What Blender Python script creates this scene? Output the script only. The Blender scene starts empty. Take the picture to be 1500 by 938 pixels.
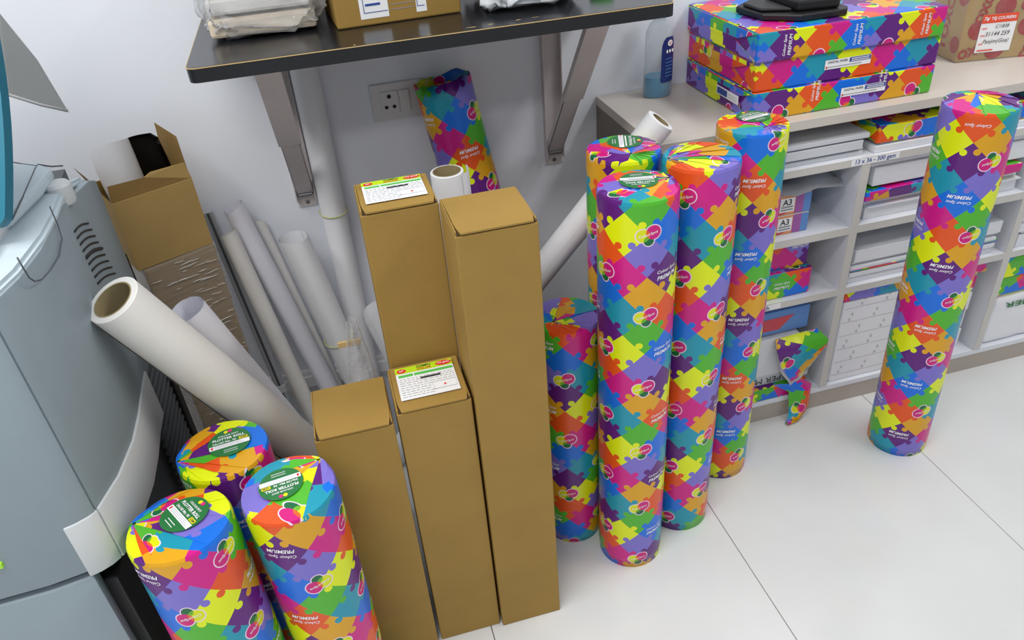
import bpy, bmesh, math, random
from mathutils import Vector, Matrix, noise
import numpy as np
PI = math.pi
S = bpy.context.scene
COL = S.collection

# ------------------------------------------------------------------ camera
CAM_F, CAM_P, CAM_R, CAM_Y, CAM_H = 1125.55, 0.590493, -0.08355, 0.21735, 1.478
def cam_basis():
    cp, sp, cy, sy = math.cos(CAM_P), math.sin(CAM_P), math.cos(CAM_Y), math.sin(CAM_Y)
    F = Vector((sy*cp, cy*cp, -sp)); R = Vector((cy, -sy, 0)); U = R.cross(F)
    c, s = math.cos(CAM_R), math.sin(CAM_R)
    return c*R+s*U, -s*R+c*U, F
RT, UP, FW = cam_basis()
CPOS = Vector((0, 0, CAM_H))
cam = bpy.data.cameras.new('camera'); camo = bpy.data.objects.new('camera', cam); COL.objects.link(camo)
camo.matrix_world = Matrix(((RT.x, UP.x, -FW.x, 0), (RT.y, UP.y, -FW.y, 0), (RT.z, UP.z, -FW.z, CAM_H), (0, 0, 0, 1)))
cam.sensor_fit = 'HORIZONTAL'; cam.sensor_width = 36; cam.lens = CAM_F/1500*36; cam.clip_start = .02
S.camera = camo
# ------------------------------------------------------------------ world, lamps, exposure
S.view_settings.view_transform = 'Standard'; S.view_settings.look = 'None'
S.view_settings.gamma = 1; S.view_settings.exposure = 0.0
W = bpy.data.worlds.new('room_air'); S.world = W; W.use_nodes = True
W.node_tree.nodes['Background'].inputs[0].default_value = (.93, .96, 1.0, 1)
W.node_tree.nodes['Background'].inputs[1].default_value = .46
def lamp(name, loc, sx, sy, power, col=(1, .985, .96)):
    l = bpy.data.lights.new(name, 'AREA'); l.shape = 'RECTANGLE'; l.size = sx; l.size_y = sy; l.energy = power; l.color = col
    o = bpy.data.objects.new(name, l); COL.objects.link(o); o.location = loc
    return o
lamp('ceiling_lamp', (-1.25, .70, 2.65), .3, 1.2, 22)
lamp('ceiling_lamp', (1.75, .85, 2.65), .3, 1.2, 23)
lamp('ceiling_lamp', (-.50, .25, 2.65), 1.2, .3, 22)
lamp('ceiling_lamp', (-.75, -1.0, 2.65), 1.2, .3, 17)

# ------------------------------------------------------------------ pixel helpers (1500 x 938 frame)
def ray(x, y): return FW + RT*((x-750)/CAM_F) - UP*((y-469)/CAM_F)
def onz(x, y, z): d = ray(x, y); return CPOS + d*((z-CAM_H)/d.z)
def ony(x, y, Y): d = ray(x, y); return CPOS + d*(Y/d.y)
def onx(x, y, X): d = ray(x, y); return CPOS + d*(X/d.x)

# ------------------------------------------------------------------ materials
def lin(c): return tuple(((v/255)/12.92 if v/255 <= .04045 else ((v/255+.055)/1.055)**2.4) for v in c) + (1,)
MATS = {}
def mat(name, col, rough=.5, metal=0, coat=0, noise_amt=0, noise_scale=30, bump=0, bump_scale=80, stretch=None, spec=.5):
    m = bpy.data.materials.new(name); m.use_nodes = True; nt = m.node_tree; b = nt.nodes['Principled BSDF']
    b.inputs['Base Color'].default_value = lin(col); b.inputs['Roughness'].default_value = rough
    b.inputs['Metallic'].default_value = metal; b.inputs['Coat Weight'].default_value = coat
    b.inputs['Specular IOR Level'].default_value = spec
    if noise_amt or bump:
        tc = nt.nodes.new('ShaderNodeTexCoord'); mp = nt.nodes.new('ShaderNodeMapping')
        if stretch: mp.inputs['Scale'].default_value = stretch
        nt.links.new(tc.outputs['Object'], mp.inputs['Vector'])
    if noise_amt:
        n = nt.nodes.new('ShaderNodeTexNoise'); n.inputs['Scale'].default_value = noise_scale; n.inputs['Detail'].default_value = 6
        r = nt.nodes.new('ShaderNodeValToRGB'); c = lin(col)
        r.color_ramp.elements[0].position = .3; r.color_ramp.elements[1].position = .7
        r.color_ramp.elements[0].color = tuple(v*(1-noise_amt) for v in c[:3])+(1,)
        r.color_ramp.elements[1].color = tuple(min(1, v*(1+noise_amt)) for v in c[:3])+(1,)
        nt.links.new(mp.outputs[0], n.inputs['Vector']); nt.links.new(n.outputs['Fac'], r.inputs[0]); nt.links.new(r.outputs[0], b.inputs['Base Color'])
    if bump:
        n2 = nt.nodes.new('ShaderNodeTexNoise'); n2.inputs['Scale'].default_value = bump_scale; n2.inputs['Detail'].default_value = 4
        bp = nt.nodes.new('ShaderNodeBump'); bp.inputs['Strength'].default_value = bump; bp.inputs['Distance'].default_value = .004
        nt.links.new(mp.outputs[0], n2.inputs['Vector']); nt.links.new(n2.outputs['Fac'], bp.inputs['Height']); nt.links.new(bp.outputs[0], b.inputs['Normal'])
    MATS[name] = m; return m
def film_mat(name, tint, fac, rough, bump, scale, stretch=(1, 1, 1)):
    m = bpy.data.materials.new(name); m.use_nodes = True; nt = m.node_tree
    for n in list(nt.nodes): nt.nodes.remove(n)
    out = nt.nodes.new('ShaderNodeOutputMaterial'); mix = nt.nodes.new('ShaderNodeMixShader')
    tr = nt.nodes.new('ShaderNodeBsdfTransparent'); tr.inputs[0].default_value = tint
    gl = nt.nodes.new('ShaderNodeBsdfPrincipled'); gl.inputs['Base Color'].default_value = (.8, .82, .84, 1); gl.inputs['Roughness'].default_value = rough
    gl.inputs['Specular IOR Level'].default_value = 1
    tc = nt.nodes.new('ShaderNodeTexCoord'); mp = nt.nodes.new('ShaderNodeMapping'); mp.inputs['Scale'].default_value = stretch
    n2 = nt.nodes.new('ShaderNodeTexNoise'); n2.inputs['Scale'].default_value = scale; n2.inputs['Detail'].default_value = 3
    bp = nt.nodes.new('ShaderNodeBump'); bp.inputs['Strength'].default_value = bump; bp.inputs['Distance'].default_value = .01
    fr = nt.nodes.new('ShaderNodeLayerWeight'); fr.inputs['Blend'].default_value = .35
    ma = nt.nodes.new('ShaderNodeMath'); ma.operation = 'MULTIPLY_ADD'; ma.inputs[1].default_value = .5; ma.inputs[2].default_value = fac; ma.use_clamp = True
    L = nt.links.new
    L(tc.outputs['Object'], mp.inputs[0]); L(mp.outputs[0], n2.inputs['Vector']); L(n2.outputs['Fac'], bp.inputs['Height'])
    L(bp.outputs[0], gl.inputs['Normal']); L(bp.outputs[0], fr.inputs['Normal']); L(fr.outputs['Facing'], ma.inputs[0]); L(ma.outputs[0], mix.inputs[0])
    L(tr.outputs[0], mix.inputs[1]); L(gl.outputs[0], mix.inputs[2]); L(mix.outputs[0], out.inputs[0])
    MATS[name] = m; return m

mat('wall_paint', (238, 242, 250), .6, bump=.05, bump_scale=300)
mat('tile', (222, 224, 224), .16, noise_amt=.03, noise_scale=5)
mat('grout', (120, 116, 108), .8)
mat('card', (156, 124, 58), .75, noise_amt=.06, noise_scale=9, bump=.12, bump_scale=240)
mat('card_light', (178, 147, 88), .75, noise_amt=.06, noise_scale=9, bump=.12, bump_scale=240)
mat('gap_shade', (70, 52, 30), .9)
mat('core_card', (150, 135, 100), .8, noise_amt=.08)
mat('paper', (236, 237, 241), .6)
mat('paper_warm', (237, 235, 231), .6, noise_amt=.015)
mat('paper_lav', (240, 240, 249), .6)
mat('paper_grey', (205, 208, 214), .6)
mat('paper_edge', (225, 227, 232), .7, noise_amt=.10, noise_scale=40, stretch=(1, 1, 60))
mat('white', (240, 241, 243), .5)
mat('black', (18, 18, 20), .45)
mat('black_lam', (26, 27, 31), .22, noise_amt=.2, noise_scale=8)
mat('edge_tan', (196, 170, 120), .7)
mat('bracket', (205, 196, 196), .35, noise_amt=.03)
mat('steel', (150, 150, 155), .3, metal=.8)
mat('counter', (203, 196, 188), .35, noise_amt=.02, noise_scale=14, stretch=(1, 12, 1))
mat('cab_edge', (205, 202, 197), .5)
mat('cab_in', (226, 229, 236), .5)
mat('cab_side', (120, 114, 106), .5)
mat('plinth', (178, 168, 158), .5)
mat('mach', (142, 156, 164), .5, noise_amt=.015, bump=.06, bump_scale=500)
mat('mach_light', (205, 209, 212), .45)
mat('mach_top', (190, 204, 212), .5)
mat('mach_dark', (84, 90, 95), .6)
mat('mach_black', (28, 29, 31), .55)
mat('teal', (20, 112, 136), .35)
mat('screen_white', (225, 235, 238), .3)
mat('led', (170, 230, 60), .4)
mat('sheet_grey', (178, 180, 180), .7, noise_amt=.03, noise_scale=6)
mat('alu', (196, 200, 206), .35, metal=.35)
mat('sticker_green', (38, 118, 60), .45)
mat('lime', (190, 225, 30), .5)
mat('red', (222, 45, 45), .5)
mat('orange_red', (232, 80, 45), .5)
mat('green_bar', (90, 195, 80), .5)
mat('ink', (55, 55, 60), .6)
mat('ink_grey', (150, 152, 158), .6)
mat('ink_blue', (45, 75, 150), .5)
mat('ink_white', (245, 245, 250), .5)
mat('ink_red', (165, 25, 25), .6)
mat('pink', (222, 40, 130), .5)
mat('yellow', (240, 225, 20), .5)
mat('blue_pack', (95, 140, 205), .4)
mat('red_pack', (205, 70, 85), .4)
mat('purple_pack', (160, 90, 165), .4)
mat('orange_pack', (235, 150, 90), .4)
mat('band', (205, 210, 130), .6)
mat('plug_white', (226, 226, 228), .35)
mat('hole', (20, 18, 18), .7)
mat('liquid', (5, 140, 185), .12, spec=.6)
mat('bottle_label', (28, 50, 120), .35)
mat('bag_white', (222, 226, 232), .4, bump=.4, bump_scale=14)
mat('wrinkle_glint', (225, 222, 215), .08, coat=.5)
mat('tan', (205, 175, 120), .7)
mat('cream', (222, 208, 186), .8, noise_amt=.1, noise_scale=20)
film_mat('film', (.97, .97, .97, 1), .16, .10, 1.0, 26, (.5, .5, 3))
film_mat('tape_clear', (.985, .985, .985, 1), .02, .06, .8, 18, (1, 1, 2))
film_mat('clear_plastic', (.96, .96, .97, 1), .24, .15, 1.0, 22)
film_mat('clear_bottle', (.93, .97, .98, 1), .12, .08, .05, 10)

# printed jigsaw wrapping paper: 3 x 3 colour cycle of diamond pieces with knobs, round logos
PD = .083   # diagonal of one piece, metres
def puzzle_mat():
    m = bpy.data.materials.new('jigsaw_paper'); m.use_nodes = True; nt = m.node_tree; b = nt.nodes['Principled BSDF']
    b.inputs['Roughness'].default_value = .33; b.inputs['Specular IOR Level'].default_value = .45
    def M(op, *a):
        n = nt.nodes.new('ShaderNodeMath'); n.operation = op
        for i, v in enumerate(a):
            if isinstance(v, (int, float)): n.inputs[i].default_value = v
            else: nt.links.new(v, n.inputs[i])
        return n.outputs[0]
    uv = nt.nodes.new('ShaderNodeUVMap'); uv.uv_map = 'UVMap'
    sp = nt.nodes.new('ShaderNodeSeparateXYZ'); nt.links.new(uv.outputs[0], sp.inputs[0]); u, v = sp.outputs[0], sp.outputs[1]
    a = M('DIVIDE', M('SUBTRACT', v, u), PD); bb = M('DIVIDE', M('ADD', v, u), PD)
    ea, ia = M('ROUND', a), M('FLOOR', a); eb, jb = M('ROUND', bb), M('FLOOR', bb)
    def inside(x, y, r2): return M('LESS_THAN', M('ADD', M('MULTIPLY', x, x), M('MULTIPLY', y, y)), r2)
    ta = inside(M('SUBTRACT', M('SUBTRACT', a, ea), .10), M('SUBTRACT', M('SUBTRACT', bb, jb), .43), .118**2)
    tb = inside(M('SUBTRACT', M('SUBTRACT', bb, eb), .10), M('SUBTRACT', M('SUBTRACT', a, ia), .36), .118**2)
    def pick(f, x, y): return M('ADD', M('MULTIPLY', f, M('SUBTRACT', x, y)), y)
    i = pick(ta, M('SUBTRACT', ea, 1.), ia); j = pick(tb, M('SUBTRACT', eb, 1.), jb)
    idx = M('ADD', M('FLOORED_MODULO', i, 3.), M('MULTIPLY', M('FLOORED_MODULO', j, 3.), 3.))
    rp = nt.nodes.new('ShaderNodeValToRGB'); cr = rp.color_ramp; cr.interpolation = 'CONSTANT'
    cols = [(228, 240, 10), (96, 28, 124), (126, 114, 205), (82, 182, 45), (28, 152, 178), (15, 112, 224), (232, 86, 24), (224, 165, 25), (210, 22, 136)]
    while len(cr.elements) < 9: cr.elements.new(.5)
    for k, c in enumerate(cols): cr.elements[k].position = k/9; cr.elements[k].color = lin(c)
    nt.links.new(M('DIVIDE', M('ADD', idx, .5), 9.), rp.inputs[0])
    cc, vv = M('DIVIDE', u, PD/2), M('DIVIDE', v, PD/2)
    def wrap(x, off, per): q = M('SUBTRACT', x, off); return M('MULTIPLY', M('SUBTRACT', q, M('MULTIPLY', per, M('ROUND', M('DIVIDE', q, per)))), PD/2)
    LG = [(wrap(cc, 1., 6.), wrap(vv, 1., 4.)), (wrap(cc, -1., 6.), wrap(vv, -1., 4.))]
    def circ(cx, cy, r): return M('MAXIMUM', *[inside(M('SUBTRACT', du, cx), M('SUBTRACT', dv, cy), r*r) for du, dv in LG])
    col = rp.outputs[0]
    def over(f, c, base):
        mx = nt.nodes.new('ShaderNodeMix'); mx.data_type = 'RGBA'; nt.links.new(f, mx.inputs[0]); nt.links.new(base, mx.inputs[6]); mx.inputs[7].default_value = lin(c)
        return mx.outputs[2]
    C = [(.0088, .0044, .0132), (-.0092, -.001, .0122), (.001, -.0115, .0090)]
    halo = M('MAXIMUM', M('MAXIMUM', *[circ(c[0], c[1], c[2]+.0019) for c in C[:2]]), circ(C[2][0], C[2][1], C[2][2]+.0019))
    f0, f1, f2 = [circ(*c) for c in C]
    col = over(halo, (238, 215, 236), col); col = over(f2, (15, 105, 60), col); col = over(f1, (222, 228, 15), col)
    col = over(M('MULTIPLY', f1, f2), (110, 180, 40), col); col = over(f0, (208, 20, 125), col); col = over(M('MULTIPLY', f0, f1), (236, 100, 40), col)
    nt.links.new(col, b.inputs['Base Color'])
    tc = nt.nodes.new('ShaderNodeTexCoord'); n2 = nt.nodes.new('ShaderNodeTexNoise'); n2.inputs['Scale'].default_value = 28
    bp = nt.nodes.new('ShaderNodeBump'); bp.inputs['Strength'].default_value = .12; bp.inputs['Distance'].default_value = .004
    nt.links.new(tc.outputs['Object'], n2.inputs['Vector']); nt.links.new(n2.outputs['Fac'], bp.inputs['Height']); nt.links.new(bp.outputs[0], b.inputs['Normal'])
    MATS['puzzle'] = m
puzzle_mat()

# ------------------------------------------------------------------ object helpers
def tag(o, label=None, cat=None, group=None, kind=None):
    if label: o['label'] = label
    if cat: o['category'] = cat
    if group: o['group'] = group
    if kind: o['kind'] = kind
    return o
def link(name, me, parent=None):
    o = bpy.data.objects.new(name, me); COL.objects.link(o)
    if parent is not None: o.parent = parent
    return o
def root(name, label, cat, loc=(0, 0, 0), rz=0, group=None, up=None):
    o = bpy.data.objects.new(name, None); COL.objects.link(o); o.empty_display_size = .05; o.location = loc
    if up is not None:
        q = Vector((0, 0, 1)).rotation_difference(Vector(up).normalized()); o.rotation_euler = (q @ Matrix.Rotation(rz, 3, 'Z').to_quaternion() if False else (q.to_matrix() @ Matrix.Rotation(rz, 3, 'Z')).to_quaternion()).to_euler()
    else: o.rotation_euler = (0, 0, rz)
    return tag(o, label, cat, group)
def done(name, bm, m, parent=None, smooth=False, mats=None):
    me = bpy.data.meshes.new(name); bm.normal_update(); bm.to_mesh(me); bm.free()
    for x in (mats or [m]): me.materials.append(MATS[x])
    if smooth:
        for p in me.polygons: p.use_smooth = True
    return link(name, me, parent)
def bm_box(bm, x0, x1, y0, y1, z0, z1, bev=0, seg=2):
    r = bmesh.ops.create_cube(bm, size=1)
    for v in r['verts']: v.co = Vector(((x0+x1)/2+v.co.x*(x1-x0), (y0+y1)/2+v.co.y*(y1-y0), (z0+z1)/2+v.co.z*(z1-z0)))
    if bev:
        es = list({e for v in r['verts'] for e in v.link_edges})
        bmesh.ops.bevel(bm, geom=es, offset=bev, segments=seg, affect='EDGES', profile=.5)
def box(name, x0, x1, y0, y1, z0, z1, m, parent=None, bev=.0015, seg=2):
    bm = bmesh.new(); bm_box(bm, x0, x1, y0, y1, z0, z1, bev, seg); return done(name, bm, m, parent)
def prism(name, pts, d0, d1, axis, m, parent=None, bev=0):
    """polygon pts in the two axes other than `axis`, extruded d0..d1"""
    bm = bmesh.new()
    def P(p, d): return Vector({'z': (p[0], p[1], d), 'y': (p[0], d, p[1]), 'x': (d, p[0], p[1])}[axis])
    A = [bm.verts.new(P(p, d0)) for p in pts]; B = [bm.verts.new(P(p, d1)) for p in pts]
    n = len(pts); bm.faces.new(A); bm.faces.new(B)
    for i in range(n): bm.faces.new((A[i], A[(i+1) % n], B[(i+1) % n], B[i]))
    bmesh.ops.recalc_face_normals(bm, faces=bm.faces)
    if bev: bmesh.ops.bevel(bm, geom=bm.edges[:], offset=bev, segments=2, affect='EDGES', profile=.5)
    return done(name, bm, m, parent)
def lathe(name, prof, m, parent=None, seg=40, smooth=True, axis_pts=None, squash=1):
    """prof: list of (r, z)"""
    bm = bmesh.new(); rings = []
    for r, z in prof: rings.append([bm.verts.new((r*math.cos(2*PI*k/seg), r*squash*math.sin(2*PI*k/seg), z)) for k in range(seg)] if r > 1e-6 else [bm.verts.new((0, 0, z))])
    for a, b in zip(rings, rings[1:]):
        for k in range(seg):
            f = [a[k % len(a)], a[(k+1) % len(a)], b[(k+1) % len(b)], b[k % len(b)]]
            f2 = []
            for v in f:
                if v not in f2: f2.append(v)
            if len(f2) > 2: bm.faces.new(f2)
    bmesh.ops.recalc_face_normals(bm, faces=bm.faces)
    o = done(name, bm, m, parent, smooth)
    if smooth: sharp(o)
    return o
def sharp(o, ang=.6):
    bm = bmesh.new(); bm.from_mesh(o.data)
    for e in bm.edges:
        if len(e.link_faces) == 2 and e.calc_face_angle(0) > ang: e.smooth = False
    bm.to_mesh(o.data); bm.free()
def tube(name, pts, r, m, parent=None, seg=8, closed=False):
    bm = bmesh.new(); rings = []; n = len(pts); P = [Vector(p) for p in pts]
    for i in range(n):
        t = (P[(i+1) % n]-P[i-1]) if closed else (P[min(i+1, n-1)]-P[max(i-1, 0)])
        t.normalize(); a = t.orthogonal().normalized() if i == 0 else (a - t*a.dot(t)).normalized(); b = t.cross(a)
        rings.append([bm.verts.new(P[i]+(a*math.cos(2*PI*k/seg)+b*math.sin(2*PI*k/seg))*r) for k in range(seg)])
    for i in range(n if closed else n-1):
        A, B = rings[i], rings[(i+1) % n]
        for k in range(seg): bm.faces.new((A[k], A[(k+1) % seg], B[(k+1) % seg], B[k]))
    if not closed: bm.faces.new(rings[0]); bm.faces.new(rings[-1])
    bmesh.ops.recalc_face_normals(bm, faces=bm.faces)
    return done(name, bm, m, parent, True)
# lettering -------------------------------------------------------------
TC = {}
def textgeo(s, shear=0., bold=0.):
    k = (s, shear, bold)
    if k not in TC:
        c = bpy.data.curves.new('lettering', 'FONT'); c.body = s; c.shear = shear; c.offset = bold; c.resolution_u = 2; c.size = 1; c.space_line = .8
        o = bpy.data.objects.new('lettering', c); COL.objects.link(o)
        dg = bpy.context.evaluated_depsgraph_get(); me = o.evaluated_get(dg).to_mesh()
        vs = [(v.co.x, v.co.y) for v in me.vertices]; fs = [tuple(p.vertices) for p in me.polygons]
        o.evaluated_get(dg).to_mesh_clear(); bpy.data.objects.remove(o); bpy.data.curves.remove(c)
        x0 = min(v[0] for v in vs); x1 = max(v[0] for v in vs); y0 = min(v[1] for v in vs); y1 = max(v[1] for v in vs)
        TC[k] = ([((v[0]-(x0+x1)/2)/(x1-x0), (v[1]-(y0+y1)/2)/(x1-x0)) for v in vs], fs, (y1-y0)/(x1-x0))
    return TC[k]
class Decal:
    """flat print on a plane: o origin, ux/uy axes in metres"""
    def __init__(s, o, ux, uy, step=.00025):
        s.o, s.ux, s.uy = Vector(o), Vector(ux).normalized(), Vector(uy).normalized(); s.n = s.ux.cross(s.uy).normalized(); s.bm = bmesh.new(); s.mats = []; s.step = step; s.lay = 1
    def mi(s, m):
        if m not in s.mats: s.mats.append(m)
        return s.mats.index(m)
    def P(s, x, y): return s.o+s.ux*x+s.uy*y+s.n*(s.step*s.lay)
    def poly(s, pts, m):
        f = s.bm.faces.new([s.bm.verts.new(s.P(*p)) for p in pts]); f.material_index = s.mi(m)
    def rect(s, x0, y0, x1, y1, m, lay=None):
        if lay: s.lay = lay
        s.poly([(x0, y0), (x1, y0), (x1, y1), (x0, y1)], m)
    def ell(s, cx, cy, rx, ry, m, lay=None, n=28):
        if lay: s.lay = lay
        s.poly([(cx+rx*math.cos(2*PI*k/n), cy+ry*math.sin(2*PI*k/n)) for k in range(n)], m)
    def text(s, t, cx, cy, w, m, lay=None, shear=0., bold=0., rot=0., hmax=None):
        if lay: s.lay = lay
        vs, fs, asp = textgeo(t, shear, bold); i = s.mi(m); c, sn = math.cos(rot), math.sin(rot); sy = w if not hmax else hmax/asp
        V = [s.bm.verts.new(s.P(cx+x*w*c-y*sy*sn, cy+x*w*sn+y*sy*c)) for x, y in vs]
        for f in fs:
            try: s.bm.faces.new([V[q] for q in f]).material_index = i
            except ValueError: pass
    def build(s, name, parent=None): return done(name, s.bm, None, parent, mats=s.mats)

# ------------------------------------------------------------------ the setting
WY = 1.773
fl = box('floor', -2.2, 3.2, -2.0, WY, -.05, -.004, 'grout', bev=0); tag(fl, 'pale stone-tiled shop floor', 'floor', kind='structure')
tmesh = None
xs = [.1215+.6*k for k in range(-4, 6)]; ys = [(-2.0, -.65), (-.65, .55), (.55, WY)]
for x in xs:
    for y0, y1 in ys:
        bm = bmesh.new(); bm_box(bm, x+.001, x+.599, y0+.001, y1-.001, -.012, 0, .0008, 1); done('tile', bm, 'tile', fl)
wb = box('wall_back', -2.2, 3.2, WY, WY+.1, -.05, 2.8, 'wall_paint', bev=0); tag(wb, 'plain bluish white painted wall behind the shelf', 'wall', kind='structure')

# ------------------------------------------------------------------ cardboard roll cartons
def carton(label, x0, x1, y0, y1, h, sticker=None, rz=0, lab_name=None):
    cx, cy = (x0+x1)/2, (y0+y1)/2; w, d = (x1-x0)/2, (y1-y0)/2
    r = root('carton', label, 'carton', (cx, cy, 0), rz, 'tall cartons for paper rolls')
    box('body', -w, w, -d, d, 0, h-.009, 'card', r, .0025)
    bm = bmesh.new()   # lid: bowed panel, front corners rounded off
    n = 8; rows_ = []
    for k in range(n+1):
        t = k/n; y = -d-.0012+(2*d-.001)*t; z = h-.004+.0035*math.sin(PI*min(1, t*1.15)) ; ins = .006 if k == 0 else (.0025 if k == 1 else .001)
        rows_.append([(-w+.003+ins, y, z), (w-.002-ins, y, z)])
    T = [[bm.verts.new(p) for p in rw] for rw in rows_]; B_ = [[bm.verts.new((p[0], p[1], p[2]-.0028)) for p in rw] for rw in rows_]
    for k in range(n):
        bm.faces.new((T[k][0], T[k][1], T[k+1][1], T[k+1][0])); bm.faces.new((B_[k][1], B_[k][0], B_[k+1][0], B_[k+1][1]))
        bm.faces.new((T[k+1][0], B_[k+1][0], B_[k][0], T[k][0])); bm.faces.new((T[k][1], B_[k][1], B_[k+1][1], T[k+1][1]))
    bm.faces.new((B_[0][0], B_[0][1], T[0][1], T[0][0])); bm.faces.new((T[n][0], T[n][1], B_[n][1], B_[n][0]))
    done('lid', bm, 'card', r)
    box('side_flap', -w+.001, -w+.0035, -d+.004, d-.004, h-.012, h-.003, 'card', r, .0005)
    box('side_flap', w-.004, w-.0015, -d+.004, d-.004, h-.012, h-.0035, 'card', r, .0005)
    box('tuck_gap_shade', -w+.003, w-.003, -d+.0015, d-.002, h-.0095, h-.0062, 'gap_shade', r, 0)  # dark filler under the lid, the slit's shade put into its colour
    if sticker:
        z = h-.0012
        D = Decal((0, .004, z), (1, 0, 0), (0, 1, 0)); D.step = .0004
        lw, lh = w*.80, d*.72
        D.rect(-lw, -lh, lw, lh, 'white', 5)
        D.rect(-lw, lh*.62, lw, lh, 'lime', 6)
        D.ell(-lw*.78, lh*.78, lw*.16, lh*.13, 'red', 7); D.ell(lw*.70, lh*.81, lw*.28, lh*.15, 'red', 7)
        D.text(sticker[0], -lw*.78, lh*.78, lw*.16, 'ink_white', 8, bold=.02); D.text(sticker[1], lw*.70, lh*.81, lw*.42, 'ink_white', 8, bold=.02)
        D.text('COMPU', 0, lh*.88, lw*.5, 'ink', 8, bold=.02, hmax=lh*.13); D.text('COLOR', 0, lh*.72, lw*.5, 'red', 8, bold=.02, hmax=lh*.13)
        D.rect(-lw*.92, lh*.38, -lw*.42, lh*.53, 'green_bar', 6); D.rect(-lw*.38, lh*.38, lw*.97, lh*.53, 'green_bar', 6)
        rnd = random.Random(4)
        for q, yy in enumerate((.24, .12, 0, -.14, -.28, -.42, -.56, -.70, -.84)):
            x = -lw*.92
            while x < lw*(.9 if q < 4 else .1):
                L = lw*rnd.uniform(.06, .2); D.rect(x, lh*yy-.0006, min(x+L, lw*.95), lh*yy+.0006, 'ink_grey', 6); x += L+lw*.05
        D.rect(-lw*.2, lh*.08, lw*.5, lh*.19, 'ink', 7)
        for e in ((.15, -.72, .95, -.70), (.15, -.28, .95, -.26), (.15, -.72, .157, -.26), (.943, -.72, .95, -.26)): D.rect(lw*e[0], lh*e[1], lw*e[2], lh*e[3], 'ink_grey', 6)
        D.poly([(lw*.5, -lh*.56), (lw*.6, -lh*.56), (lw*.55, -lh*.42)], 'red')
        tag(D.build('label_sticker', r), 'white and lime paper label printed COMPU COLOR')
    return r
carton('tallest plain brown carton without label, standing beside the wrapped rolls', .147, .277, 1.010, 1.142, .96)
carton('tall brown carton with lime-topped label, standing behind the two short cartons', .020, .148, 1.150, 1.272, .955, ('36"', '175 g/m2'))
carton('short brown carton with lime-topped COMPU COLOR label on its lid', .0125, .1425, 1.018, 1.147, .645, ('24"', '175 g/m2'))
carton('short plain brown carton without label, beside the short wrapped rolls', -.128, .005, 1.012, 1.148, .632)

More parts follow.
